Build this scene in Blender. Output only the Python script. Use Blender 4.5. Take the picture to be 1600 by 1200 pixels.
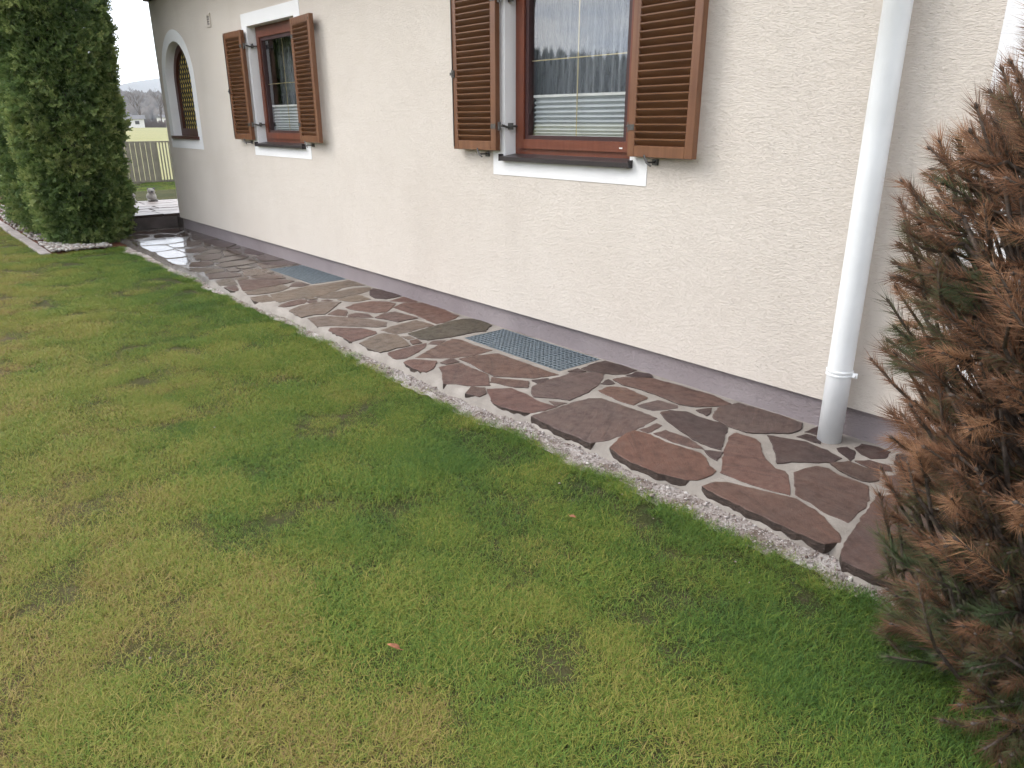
import bpy, bmesh, math, random
import numpy as np
from mathutils import Vector, Matrix, noise
R = math.radians
rnd = random.Random(7)
rng = np.random.default_rng(11)
for o in list(bpy.data.objects): bpy.data.objects.remove(o)
scene = bpy.context.scene
COL = scene.collection
# ------------------------------------------------------------------ camera
# the house front stands at x = 3.5 and runs along y; z = 0 is the top of the path
cam_d = bpy.data.cameras.new('camera'); cam = bpy.data.objects.new('camera', cam_d); COL.objects.link(cam)
cam_d.sensor_width = 36.0; cam_d.lens = 36.0 * 1148.0 / 1600.0
cam_d.clip_start = 0.05; cam_d.clip_end = 20000
cam.location = (0, 0, 1.5)
cam.rotation_euler = (R(90 - 19.65), 0, R(-40.55))
scene.camera = cam
# ------------------------------------------------------------------ sky: Nishita with a broken cloud deck
SUN_EL, SUN_AZ = 38.0, 318.0        # azimuth measured from +Y clockwise (towards +X)
world = bpy.data.worlds.new('World'); scene.world = world; world.use_nodes = True
wt = world.node_tree; wt.nodes.clear()
def wn(t): return wt.nodes.new(t)
w_out = wn('ShaderNodeOutputWorld'); w_bg = wn('ShaderNodeBackground'); w_bg2 = wn('ShaderNodeBackground'); w_mix = wn('ShaderNodeMixShader')
sky = wn('ShaderNodeTexSky'); sky.sky_type = 'NISHITA'; sky.sun_disc = False
sky.sun_elevation = R(SUN_EL); sky.sun_rotation = R(SUN_AZ)
w_bg.inputs['Strength'].default_value = 0.15
wt.links.new(sky.outputs[0], w_bg.inputs['Color'])
tc = wn('ShaderNodeTexCoord'); sep = wn('ShaderNodeSeparateXYZ'); wt.links.new(tc.outputs['Generated'], sep.inputs[0])
# project the view direction on a cloud layer: (x, y) / (z + k)
add = wn('ShaderNodeMath'); add.operation = 'ADD'; add.inputs[1].default_value = 0.16; wt.links.new(sep.outputs['Z'], add.inputs[0])
mx = wn('ShaderNodeMath'); mx.operation = 'MAXIMUM'; mx.inputs[1].default_value = 0.05; wt.links.new(add.outputs[0], mx.inputs[0])
dx = wn('ShaderNodeMath'); dx.operation = 'DIVIDE'; wt.links.new(sep.outputs['X'], dx.inputs[0]); wt.links.new(mx.outputs[0], dx.inputs[1])
dy = wn('ShaderNodeMath'); dy.operation = 'DIVIDE'; wt.links.new(sep.outputs['Y'], dy.inputs[0]); wt.links.new(mx.outputs[0], dy.inputs[1])
cmb = wn('ShaderNodeCombineXYZ'); wt.links.new(dx.outputs[0], cmb.inputs[0]); wt.links.new(dy.outputs[0], cmb.inputs[1])
nz = wn('ShaderNodeTexNoise'); nz.inputs['Scale'].default_value = 0.9; nz.inputs['Detail'].default_value = 7; nz.inputs['Roughness'].default_value = 0.58
wt.links.new(cmb.outputs[0], nz.inputs['Vector'])
cr = wn('ShaderNodeValToRGB'); cr.color_ramp.elements[0].position = 0.30; cr.color_ramp.elements[1].position = 0.48
cr.color_ramp.elements[0].color = (0.35, 0.35, 0.35, 1)
wt.links.new(nz.outputs['Fac'], cr.inputs[0])
nz2 = wn('ShaderNodeTexNoise'); nz2.inputs['Scale'].default_value = 2.1; nz2.inputs['Detail'].default_value = 6
wt.links.new(cmb.outputs[0], nz2.inputs['Vector'])
cc = wn('ShaderNodeValToRGB'); cc.color_ramp.elements[0].position = 0.35; cc.color_ramp.elements[0].color = (0.66, 0.71, 0.80, 1)
cc.color_ramp.elements[1].position = 0.62; cc.color_ramp.elements[1].color = (1.0, 0.985, 0.97, 1)
wt.links.new(nz2.outputs['Fac'], cc.inputs[0]); wt.links.new(cc.outputs[0], w_bg2.inputs['Color'])
w_bg2.inputs['Strength'].default_value = 1.4
wt.links.new(cr.outputs[0], w_mix.inputs[0]); wt.links.new(w_bg.outputs[0], w_mix.inputs[1]); wt.links.new(w_bg2.outputs[0], w_mix.inputs[2])
wt.links.new(w_mix.outputs[0], w_out.inputs['Surface'])
# ------------------------------------------------------------------ sun behind thin cloud
sun_d = bpy.data.lights.new('sun', 'SUN'); sun_d.energy = 1.0; sun_d.angle = R(28); sun_d.color = (1.0, 0.95, 0.88)
sun = bpy.data.objects.new('sun', sun_d); COL.objects.link(sun)
az, el = R(SUN_AZ), R(SUN_EL)
to_sun = Vector((math.sin(az) * math.cos(el), math.cos(az) * math.cos(el), math.sin(el)))
sun.rotation_euler = to_sun.to_track_quat('Z', 'Y').to_euler(); sun.location = (-6, 4, 12)
# ------------------------------------------------------------------ exposure
scene.view_settings.view_transform = 'Standard'; scene.view_settings.look = 'None'
scene.view_settings.exposure = 1.10; scene.view_settings.gamma = 1.0; scene.view_settings.use_curve_mapping = False
scene.cycles.max_bounces = 4; scene.cycles.use_adaptive_sampling = True; scene.cycles.adaptive_threshold = 0.035; scene.cycles.transparent_max_bounces = 16
scene.cycles.use_denoising = True

# ================================================================== helpers
def srgb(r, g, b):
    f = lambda c: (c / 255 / 12.92) if c / 255 <= 0.04045 else ((c / 255 + 0.055) / 1.055) ** 2.4
    return (f(r), f(g), f(b), 1.0)
class NT:
    """small node builder"""
    def __init__(s, name):
        s.m = bpy.data.materials.new(name); s.m.use_nodes = True; s.t = s.m.node_tree; s.t.nodes.clear()
        s.out = s.n('ShaderNodeOutputMaterial'); s.b = s.n('ShaderNodeBsdfPrincipled'); s.l(s.b.outputs[0], s.out.inputs['Surface'])
    def n(s, t, **k):
        x = s.t.nodes.new(t)
        for a, v in k.items(): setattr(x, a, v)
        return x
    def l(s, a, b): s.t.links.new(a, b)
    def pos(s, scale=(1, 1, 1), obj=False):
        if obj: src = s.n('ShaderNodeTexCoord').outputs['Object']
        else: src = s.n('ShaderNodeNewGeometry').outputs['Position']
        mp = s.n('ShaderNodeMapping'); mp.inputs['Scale'].default_value = scale; s.l(src, mp.inputs['Vector']); return mp.outputs[0]
    def noise(s, vec, scale, detail=4, rough=0.55, dist=0.0):
        x = s.n('ShaderNodeTexNoise'); x.inputs['Scale'].default_value = scale; x.inputs['Detail'].default_value = detail
        x.inputs['Roughness'].default_value = rough; x.inputs['Distortion'].default_value = dist
        if vec is not None: s.l(vec, x.inputs['Vector'])
        return x.outputs['Fac']
    def voro(s, vec, scale, feature='F1', out='Distance', rand=1.0):
        x = s.n('ShaderNodeTexVoronoi', feature=feature); x.inputs['Scale'].default_value = scale; x.inputs['Randomness'].default_value = rand
        s.l(vec, x.inputs['Vector']); return x.outputs[out]
    def ramp(s, fac, stops):
        x = s.n('ShaderNodeValToRGB'); e = x.color_ramp.elements
        while len(e) < len(stops): e.new(0.5)
        for i, (p, c) in enumerate(stops):
            e[i].position = p; e[i].color = c if len(c) == 4 else (*c, 1)
        s.l(fac, x.inputs[0]); return x.outputs[0]
    def mix(s, fac, a, b, blend='MIX'):
        x = s.n('ShaderNodeMix', data_type='RGBA', blend_type=blend)
        for sock, v in ((x.inputs[0], fac), (x.inputs[6], a), (x.inputs[7], b)):
            if hasattr(v, 'links'): s.l(v, sock)
            else: sock.default_value = v
        return x.outputs[2]
    def math(s, op, a, b=0.0, c=0.0, clamp=False):
        x = s.n('ShaderNodeMath', operation=op); x.use_clamp = clamp
        for i, v in enumerate((a, b, c)):
            if hasattr(v, 'links'): s.l(v, x.inputs[i])
            else: x.inputs[i].default_value = v
        return x.outputs[0]
    def mapr(s, v, a, b, c=0.0, d=1.0):
        x = s.n('ShaderNodeMapRange'); x.inputs[1].default_value = a; x.inputs[2].default_value = b; x.inputs[3].default_value = c; x.inputs[4].default_value = d
        s.l(v, x.inputs[0]); return x.outputs[0]
    def bump(s, h, strength=0.5, dist=0.01, prev=None):
        x = s.n('ShaderNodeBump'); x.inputs['Strength'].default_value = strength; x.inputs['Distance'].default_value = dist
        s.l(h, x.inputs['Height'])
        if prev is not None: s.l(prev, x.inputs['Normal'])
        return x.outputs[0]
    def set(s, color=None, rough=None, normal=None, metal=None, spec=None, sub=None):
        I = s.b.inputs
        for k, v in (('Base Color', color), ('Roughness', rough), ('Normal', normal), ('Metallic', metal), ('Specular IOR Level', spec)):
            if v is None: continue
            if hasattr(v, 'links'): s.l(v, I[k])
            else: I[k].default_value = v
        return s.m
M = {}
def tag(o, label=None, cat=None, group=None, kind=None):
    if label: o['label'] = label
    if cat: o['category'] = cat
    if group: o['group'] = group
    if kind: o['kind'] = kind
    return o
def link(name, mesh, mat=None, parent=None, loc=None):
    o = bpy.data.objects.new(name, mesh); COL.objects.link(o)
    if mat is not None and mesh is not None and not mesh.materials: mesh.materials.append(mat)
    if parent is not None: o.parent = parent
    if loc is not None: o.location = loc
    return o
def empty(name, loc=(0, 0, 0), rz=0):
    o = bpy.data.objects.new(name, None); COL.objects.link(o); o.location = loc; o.rotation_euler = (0, 0, rz); o.empty_display_size = 0.1
    return o
class MB:
    """collects boxes, prisms, tubes ... and builds ONE mesh"""
    def __init__(s): s.v = []; s.f = []
    def add(s, vs, fs):
        k = len(s.v); s.v += [tuple(p) for p in vs]; s.f += [tuple(i + k for i in f) for f in fs]; return s
    def box(s, a, b):
        (x0, y0, z0), (x1, y1, z1) = a, b
        return s.add([(x0,y0,z0),(x1,y0,z0),(x1,y1,z0),(x0,y1,z0),(x0,y0,z1),(x1,y0,z1),(x1,y1,z1),(x0,y1,z1)],
                     [(0,3,2,1),(4,5,6,7),(0,1,5,4),(1,2,6,5),(2,3,7,6),(3,0,4,7)])
    def cbox(s, a, b, ch):
        """box with chamfered long edges and corners"""
        bm = bmesh.new(); (x0,y0,z0),(x1,y1,z1) = a, b
        bmesh.ops.create_cube(bm, size=1.0)
        for v in bm.verts: v.co = Vector(((x0+x1)/2 + v.co.x*(x1-x0), (y0+y1)/2 + v.co.y*(y1-y0), (z0+z1)/2 + v.co.z*(z1-z0)))
        bmesh.ops.bevel(bm, geom=bm.edges[:], offset=ch, segments=1, affect='EDGES')
        bm.verts.index_update(); r = s.add([v.co[:] for v in bm.verts], [[v.index for v in f.verts] for f in bm.faces]); bm.free(); return r
    def tube(s, pts, rad, n=8, caps=True):
        pts = [Vector(p) for p in pts]; rr = rad if hasattr(rad, '__len__') else [rad] * len(pts)
        vs, fs = [], []; prev = None
        for i, p in enumerate(pts):
            d = (pts[min(i+1, len(pts)-1)] - pts[max(i-1, 0)]).normalized()
            if prev is None: a = d.orthogonal().normalized()
            else: a = (prev - d * prev.dot(d)); a = a.normalized() if a.length > 1e-6 else d.orthogonal().normalized()
            prev = a; b = d.cross(a)
            vs += [p + (a * math.cos(2*math.pi*k/n) + b * math.sin(2*math.pi*k/n)) * rr[i] for k in range(n)]
        for i in range(len(pts)-1):
            for k in range(n): fs.append((i*n+k, i*n+(k+1) % n, (i+1)*n+(k+1) % n, (i+1)*n+k))
        if caps: fs.append(tuple(range(n))[::-1]); fs.append(tuple(range((len(pts)-1)*n, len(pts)*n)))
        return s.add(vs, fs)
    def lathe(s, prof, c=(0,0,0), n=16, sx=1, sy=1):
        vs = [(c[0]+r*sx*math.cos(2*math.pi*k/n), c[1]+r*sy*math.sin(2*math.pi*k/n), c[2]+z) for r, z in prof for k in range(n)]
        fs = [(i*n+k, i*n+(k+1)%n, (i+1)*n+(k+1)%n, (i+1)*n+k) for i in range(len(prof)-1) for k in range(n)]
        fs += [tuple(range(n))[::-1], tuple(range((len(prof)-1)*n, len(prof)*n))]
        return s.add(vs, fs)
    def mesh(s, name, smooth=False):
        me = bpy.data.meshes.new(name); me.from_pydata(s.v, [], s.f); me.validate(); me.update()
        if smooth: me.polygons.foreach_set('use_smooth', [True]*len(me.polygons))
        return me
    def build(s, name, mat, parent=None, smooth=False, loc=None): return link(name, s.mesh(name, smooth), mat, parent, loc)
def np_mesh(name, V, F, smooth=False, attrs=None):
    """V (n,3), F (m,k) constant k; attrs: {name: per-vertex floats}"""
    V = np.asarray(V, np.float32); F = np.asarray(F, np.int32); me = bpy.data.meshes.new(name)
    me.vertices.add(len(V)); me.vertices.foreach_set('co', V.ravel())
    k = F.shape[1]; me.loops.add(F.size); me.loops.foreach_set('vertex_index', F.ravel())
    me.polygons.add(len(F)); me.polygons.foreach_set('loop_start', np.arange(0, F.size, k, dtype=np.int32))
    if smooth: me.polygons.foreach_set('use_smooth', np.ones(len(F), bool))
    for a, d in (attrs or {}).items():
        at = me.attributes.new(a, 'FLOAT', 'POINT'); at.data.foreach_set('value', np.asarray(d, np.float32))
    me.update(); me.validate(); return me
def fbm(x, y, z=0.0, s=1.0, o=3): return noise.fractal(Vector((x*s, y*s, z*s)), 1.0, 2.0, o)
LAWN_Z = -0.065
# ================================================================== materials
def plain(name, col, rough=0.6, metal=0.0, var=0.12, scale=8, bump=0.0, bscale=60, spec=0.5):
    t = NT(name); p = t.pos()
    n = t.noise(p, scale, 5); c = t.mix(t.mapr(n, 0.3, 0.7), tuple(x*(1-var) for x in col[:3])+(1,), tuple(min(1, x*(1+var)) for x in col[:3])+(1,))
    nm = t.bump(t.noise(p, bscale, 4), bump, 0.004) if bump else None
    return t.set(c, rough, nm, metal, spec)
# coarse scratched plaster: worm-like pits lying along the wall
def plaster(name, c1, c2, strength, sc=1.0):
    t = NT(name)
    p1 = t.pos((1.0*sc, 0.30*sc, 1.25*sc)); p2 = t.pos((sc, 0.7*sc, sc)); p3 = t.pos()
    a = t.noise(p1, 175, 3, 0.62, 0.4); b = t.noise(p2, 300, 2, 0.6); w = t.noise(p3, 1.3, 4)
    pits = t.ramp(a, [(0.30, (0, 0, 0)), (0.50, (0.7, 0.7, 0.7)), (0.70, (1, 1, 1))])
    h = t.math('ADD', pits, t.math('MULTIPLY', b, 0.5))
    wav = t.noise(t.pos((1, 0.5, 1.2)), 3.0, 3)
    nm = t.bump(h, strength, 0.006); nm = t.bump(wav, 0.25, 0.03, nm)
    col = t.mix(t.mapr(w, 0.3, 0.7), c1, c2)
    st = t.noise(t.pos((1, 2.2, 0.25)), 1.6, 5); col = t.mix(t.mapr(st, 0.55, 0.8, 0, 0.18), col, tuple(x*0.8 for x in c1[:3])+(1,))
    return t.set(col, 0.92, nm, spec=0.15)
M['plaster'] = plaster('cream_plaster', (0.668, 0.604, 0.545, 1), (0.708, 0.648, 0.59, 1), 0.8)
M['white_plaster'] = plaster('white_painted_plaster', (0.78, 0.78, 0.80, 1), (0.83, 0.83, 0.84, 1), 0.35, 1.2)
M['plinth'] = plaster('mauve_plinth_plaster', (0.270, 0.232, 0.243, 1), (0.35, 0.308, 0.318, 1), 1.0, 0.9)
def wood(name, c1, c2, axis, rough=0.42):
    t = NT(name); sc = {'z': (30, 30, 1.6), 'y': (30, 1.6, 30)}[axis]
    p = t.pos(sc); n = t.noise(p, 1.0, 5, 0.6, 0.4); n2 = t.noise(t.pos(), 5, 3)
    c = t.mix(t.mapr(n, 0.3, 0.7), c1, c2); c = t.mix(t.mapr(n2, 0.35, 0.75, 0, 0.35), c, tuple(x*0.6 for x in c1[:3])+(1,))
    return t.set(c, rough, t.bump(n, 0.12, 0.002), spec=0.4)
M['shutter'] = wood('brown_stained_shutter_wood', (0.135, 0.058, 0.030, 1), (0.205, 0.096, 0.050, 1), 'z', 0.32)
M['slat'] = wood('brown_stained_slat_wood', (0.105, 0.045, 0.021, 1), (0.18, 0.083, 0.038, 1), 'y', 0.28)
M['frame'] = wood('red_brown_window_wood', (0.125, 0.036, 0.020, 1), (0.175, 0.055, 0.030, 1), 'z', 0.35)
M['sash_edge'] = wood('dark_glazing_bead_wood', (0.040, 0.016, 0.016, 1), (0.055, 0.022, 0.022, 1), 'z', 0.4)
M['dark_wood'] = wood('dark_brown_eaves_wood', (0.045, 0.026, 0.018, 1), (0.075, 0.042, 0.028, 1), 'y', 0.6)
M['dark_arch'] = wood('dark_red_arch_wood', (0.060, 0.020, 0.016, 1), (0.085, 0.030, 0.022, 1), 'z', 0.4)
M['sill'] = plain('dark_brown_metal_sill', (0.028, 0.022, 0.024), 0.35, 0.0, 0.15, 12)
M['pipe'] = plain('white_enamelled_pipe', (0.74, 0.755, 0.775), 0.4, 0.0, 0.06, 5, 0.05, 40)
M['iron'] = plain('grey_iron_fitting', (0.10, 0.095, 0.09), 0.5, 0.6, 0.3, 60, 0.2, 120)
M['galv'] = plain('galvanised_steel', (0.21, 0.25, 0.28), 0.5, 0.5, 0.2, 40, 0.1, 200)
M['gold'] = plain('brass_glazing_bar', (0.55, 0.46, 0.26), 0.4, 0.6, 0.05, 20)
M['blind'] = plain('pale_grey_pleated_blind', (0.50, 0.525, 0.54), 0.8, 0, 0.05, 4)
M['room'] = plain('dim_room_paint', (0.11, 0.115, 0.125), 0.9, 0, 0.1, 2)
M['tile'] = plain('brown_roof_tile', (0.10, 0.055, 0.04), 0.75, 0, 0.25, 3, 0.3, 30)
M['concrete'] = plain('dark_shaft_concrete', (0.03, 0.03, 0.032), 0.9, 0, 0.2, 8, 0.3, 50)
M['tag'] = plain('white_plastic', (0.75, 0.75, 0.73), 0.5)
def sheer():
    t = NT('sheer_lace_curtain'); p = t.pos((1, 1, 1))
    n = t.noise(t.pos((1, 90, 6)), 1.0, 3); tr = t.n('ShaderNodeBsdfTransparent'); df = t.n('ShaderNodeBsdfDiffuse'); df.inputs['Color'].default_value = (0.42, 0.44, 0.47, 1)
    mx = t.n('ShaderNodeMixShader'); t.l(t.mapr(n, 0.3, 0.7, 0.30, 0.62), mx.inputs[0]); t.l(tr.outputs[0], mx.inputs[1]); t.l(df.outputs[0], mx.inputs[2]); t.l(mx.outputs[0], t.out.inputs['Surface'])
    return t.m
M['curtain'] = sheer()
def glass():
    t = NT('double_glazing'); tr = t.n('ShaderNodeBsdfTransparent'); tr.inputs['Color'].default_value = (0.90, 0.91, 0.91, 1)
    gl = t.n('ShaderNodeBsdfGlossy'); gl.inputs['Roughness'].default_value = 0.02; gl.inputs['Color'].default_value = (0.95, 0.97, 1, 1)
    lw = t.n('ShaderNodeLayerWeight'); lw.inputs['Blend'].default_value = 0.5; frs = t.math('ADD', 0.17, t.math('MULTIPLY', t.math('POWER', lw.outputs['Facing'], 5.0), 0.83))
    nm = t.bump(t.noise(t.pos(), 2.2, 1), 0.03, 0.02); t.l(nm, gl.inputs['Normal'])
    mx = t.n('ShaderNodeMixShader'); t.l(frs, mx.inputs[0]); t.l(tr.outputs[0], mx.inputs[1]); t.l(gl.outputs[0], mx.inputs[2]); t.l(mx.outputs[0], t.out.inputs['Surface'])
    return t.m
M['glass'] = glass()
# yellow bull's-eye glass of the arched window
def yglass():
    t = NT('yellow_leaded_glass'); p = t.pos(); n = t.noise(p, 30, 3)
    c = t.mix(n, (0.70, 0.50, 0.07, 1), (0.88, 0.74, 0.28, 1)); return t.set(c, 0.18, t.bump(n, 0.5, 0.004), spec=0.7)
M['yglass'] = yglass()
M['lead'] = plain('dark_lead_came', (0.05, 0.045, 0.04), 0.5, 0.4)
# natural split porphyry; object colour carries the tone of each slab; wet towards the far end
def wet_mask(t):
    g = t.n('ShaderNodeNewGeometry'); s = t.n('ShaderNodeSeparateXYZ'); t.l(g.outputs['Position'], s.inputs[0])
    n = t.noise(t.pos(), 2.4, 4); y = t.math('ADD', s.outputs['Y'], t.math('MULTIPLY', t.math('SUBTRACT', n, 0.5), 2.2))
    return t.mapr(y, 6.7, 7.9)
def stone():
    t = NT('split_porphyry'); oi = t.n('ShaderNodeObjectInfo'); p = t.pos()
    off = t.n('ShaderNodeVectorMath', operation='ADD'); t.l(p, off.inputs[0])
    cx = t.n('ShaderNodeCombineXYZ'); t.l(t.math('MULTIPLY', oi.outputs['Random'], 40.0), cx.inputs[0]); t.l(t.math('MULTIPLY', oi.outputs['Random'], 17.0), cx.inputs[1]); t.l(cx.outputs[0], off.inputs[1]); q = off.outputs[0]
    big = t.noise(q, 3.0, 6, 0.6, 0.8); med = t.noise(q, 16, 5, 0.65); fine = t.noise(q, 130, 3, 0.7)
    c = t.mix(t.mapr(big, 0.3, 0.72), oi.outputs['Color'], (1.35, 1.22, 1.12, 1), 'MULTIPLY')
    dark = t.mix(1.0, c, (0.66, 0.60, 0.58, 1), 'MULTIPLY'); c = t.mix(t.mapr(med, 0.50, 0.72), c, dark)
    rotv = t.n('ShaderNodeVectorRotate', rotation_type='Z_AXIS'); t.l(q, rotv.inputs['Vector']); t.l(t.math('MULTIPLY', oi.outputs['Random'], 6.28), rotv.inputs['Angle'])
    stm = t.n('ShaderNodeMapping'); stm.inputs['Scale'].default_value = (2.0, 14.0, 2.0); t.l(rotv.outputs[0], stm.inputs['Vector']); streak = t.noise(stm.outputs[0], 2.0, 6, 0.7, 0.6)
    c = t.mix(t.mapr(streak, 0.35, 0.48, 0.55, 0.0), c, t.mix(1.0, c, (0.45, 0.42, 0.42, 1), 'MULTIPLY')); c = t.mix(t.mapr(streak, 0.56, 0.74, 0.0, 0.5), c, t.mix(1.0, c, (1.7, 1.6, 1.5, 1), 'MULTIPLY'))
    c = t.mix(t.mapr(fine, 0.42, 0.60, 0.35, 0.0), c, t.mix(1.0, c, (0.45, 0.43, 0.42, 1), 'MULTIPLY'))
    rust = t.noise(q, 5.5, 4, 0.6, 1.5); c = t.mix(t.mapr(rust, 0.62, 0.78, 0, 0.3), c, (0.165, 0.070, 0.035, 1))
    dust = t.noise(q, 7, 5, 0.7); c = t.mix(t.mapr(dust, 0.55, 0.85, 0, 0.30), c, (0.22, 0.18, 0.15, 1))
    speck = t.voro(q, 150); c = t.mix(t.mapr(speck, 0.05, 0.16, 0.5, 0.0), c, (0.36, 0.30, 0.27, 1))
    w = wet_mask(t); c = t.mix(w, c, t.mix(1.0, c, (0.62, 0.62, 0.66, 1), 'MULTIPLY'))
    rough = t.mix(w, t.mapr(med, 0.3, 0.7, 0.50, 0.72), t.mapr(dust, 0.35, 0.75, 0.03, 0.16))
    lay = t.noise(t.pos((1, 1, 1)), 9, 4, 0.6, 1.2)
    h = t.math('ADD', t.math('MULTIPLY', med, 0.35), t.math('ADD', t.math('MULTIPLY', fine, 0.55), t.math('MULTIPLY', streak, 0.8)))
    bs = t.math('SUBTRACT', 0.75, t.math('MULTIPLY', w, 0.715))
    b = t.n('ShaderNodeBump'); b.inputs['Distance'].default_value = 0.006; t.l(bs, b.inputs['Strength']); t.l(h, b.inputs['Height'])
    return t.set(c, rough, b.outputs[0], spec=0.5)
M['stone'] = stone()
def split_edge():  # split slab sides: shade of the faces put into the dark colour, with damp soil
    t = NT('shaded_damp_slab_edge'); p = t.pos((1, 1, 3)); a = t.noise(p, 30, 5, 0.7); c = t.mix(t.mapr(a, 0.3, 0.7), (0.030, 0.021, 0.018, 1), (0.085, 0.058, 0.047, 1))
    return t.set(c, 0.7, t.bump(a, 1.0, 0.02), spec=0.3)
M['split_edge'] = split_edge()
def mortar():
    t = NT('pale_joint_mortar'); p = t.pos(); a = t.noise(p, 5, 5); b = t.noise(p, 140, 3, 0.7)
    c = t.mix(t.mapr(a, 0.3, 0.7), (0.200, 0.178, 0.158, 1), (0.315, 0.286, 0.258, 1)); c = t.mix(t.mapr(b, 0.55, 0.75, 0, 0.5), c, (0.15, 0.125, 0.11, 1))
    w = wet_mask(t); c = t.mix(w, c, t.mix(1.0, c, (0.42, 0.41, 0.42, 1), 'MULTIPLY'))
    return t.set(c, t.mix(w, (0.9, 0.9, 0.9, 1), (0.13, 0.13, 0.13, 1)), t.bump(t.noise(p, 60, 5, 0.7), 0.6, 0.008), spec=0.3)
M['mortar'] = mortar()
def crumbly():
    t = NT('crumbly_edge_mortar'); p = t.pos(); a = t.noise(p, 9, 5, 0.65); b = t.noise(p, 75, 4, 0.7)
    c = t.ramp(a, [(0.36, (0.15, 0.115, 0.095)), (0.48, (0.34, 0.30, 0.28)), (0.62, (0.47, 0.44, 0.42))]); c = t.mix(t.mapr(b, 0.46, 0.64, 0.0, 0.7), c, (0.19, 0.155, 0.14, 1))
    return t.set(c, 0.95, t.bump(b, 1.0, 0.012), spec=0.1)
M['rough_mortar'] = crumbly()
def chips(name, stops, attr='tint', rough=0.85):
    t = NT(name); a = t.n('ShaderNodeAttribute'); a.attribute_name = attr
    c = t.ramp(a.outputs['Fac'], stops); n = t.noise(t.pos(), 120, 3); c = t.mix(t.mapr(n, 0.3, 0.7, 0, 0.3), c, (0.2, 0.17, 0.15, 1))
    return t.set(c, rough, spec=0.25)
M['chips'] = chips('pale_mortar_crumbs', [(0.0, (0.50, 0.47, 0.455)), (0.4, (0.36, 0.315, 0.30)), (0.75, (0.20, 0.155, 0.14)), (1.0, (0.10, 0.065, 0.055))])
M['pebble'] = chips('pale_river_pebbles', [(0.0, (0.46, 0.45, 0.43)), (0.45, (0.34, 0.32, 0.30)), (0.75, (0.24, 0.19, 0.165)), (1.0, (0.13, 0.12, 0.115))])
M['mulch'] = plain('red_brown_mulch', (0.085, 0.035, 0.022), 0.95, 0, 0.5, 30, 1.0, 70, 0.1)
M['edging'] = plain('grey_edging_stone', (0.28, 0.25, 0.24), 0.85, 0, 0.2, 9, 0.5, 80, 0.2)
M['terrace'] = plain('pale_terrace_stone', (0.30, 0.26, 0.25), 0.42, 0, 0.25, 4, 0.15, 40, 0.5)
M['riser'] = plain('damp_brown_step_stone', (0.085, 0.068, 0.064), 0.5, 0, 0.3, 6, 0.4, 40, 0.4)
# lawn tone: 'patch' is the growth of the sward at that spot (0 dead thatch ... 1 lush), stored on the tufts and on the soil sheet
def lawn_soil():
    t = NT('lawn_thatch'); p = t.pos(); a = t.n('ShaderNodeAttribute'); a.attribute_name = 'patch'; c = t.noise(p, 14, 4, 0.65)
    col = t.ramp(a.outputs['Fac'], [(0.15, (0.120, 0.095, 0.050)), (0.45, (0.080, 0.076, 0.030)), (0.8, (0.040, 0.050, 0.018))])
    col = t.mix(t.mapr(c, 0.48, 0.66, 0, 0.7), col, (0.085, 0.066, 0.045, 1))
    return t.set(col, 0.95, t.bump(t.noise(p, 70, 4, 0.7), 1.0, 0.02), spec=0.1)
M['lawn'] = lawn_soil()
def blades():
    t = NT('grass_blades'); oi = t.n('ShaderNodeObjectInfo')
    pa = t.n('ShaderNodeAttribute'); pa.attribute_type = 'INSTANCER'; pa.attribute_name = 'patch'
    a = t.n('ShaderNodeAttribute'); a.attribute_name = 'tint'; h = t.n('ShaderNodeAttribute'); h.attribute_name = 'up'
    v2 = t.math('ADD', pa.outputs['Fac'], t.math('ADD', t.math('MULTIPLY', t.math('SUBTRACT', a.outputs['Fac'], 0.5), 0.75), t.math('MULTIPLY', t.math('SUBTRACT', oi.outputs['Random'], 0.5), 0.16)))
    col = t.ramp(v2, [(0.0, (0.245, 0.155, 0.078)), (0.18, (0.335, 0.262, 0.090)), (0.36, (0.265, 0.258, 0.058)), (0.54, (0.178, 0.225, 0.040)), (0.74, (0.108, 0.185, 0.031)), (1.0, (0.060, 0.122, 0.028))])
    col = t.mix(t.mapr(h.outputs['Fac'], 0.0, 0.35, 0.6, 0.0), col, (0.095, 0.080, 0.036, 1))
    t.set(col, 0.6, spec=0.2)
    tl = t.n('ShaderNodeBsdfTranslucent'); t.l(col, tl.inputs['Color']); mx = t.n('ShaderNodeMixShader'); mx.inputs[0].default_value = 0.25
    t.l(t.b.outputs[0], mx.inputs[1]); t.l(tl.outputs[0], mx.inputs[2]); t.l(mx.outputs[0], t.out.inputs['Surface']); return t.m
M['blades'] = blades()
def field():
    t = NT('winter_meadow'); p = t.pos(); a = t.noise(p, 0.05, 5); b = t.noise(t.pos((1, 0.3, 1)), 1.2, 4)
    col = t.mix(t.mapr(a, 0.3, 0.7), (0.25, 0.24, 0.125, 1), (0.205, 0.21, 0.10, 1)); col = t.mix(t.mapr(b, 0.4, 0.75, 0, 0.4), col, (0.28, 0.25, 0.13, 1))
    return t.set(col, 0.95, spec=0.1)
M['field'] = field()
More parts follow.
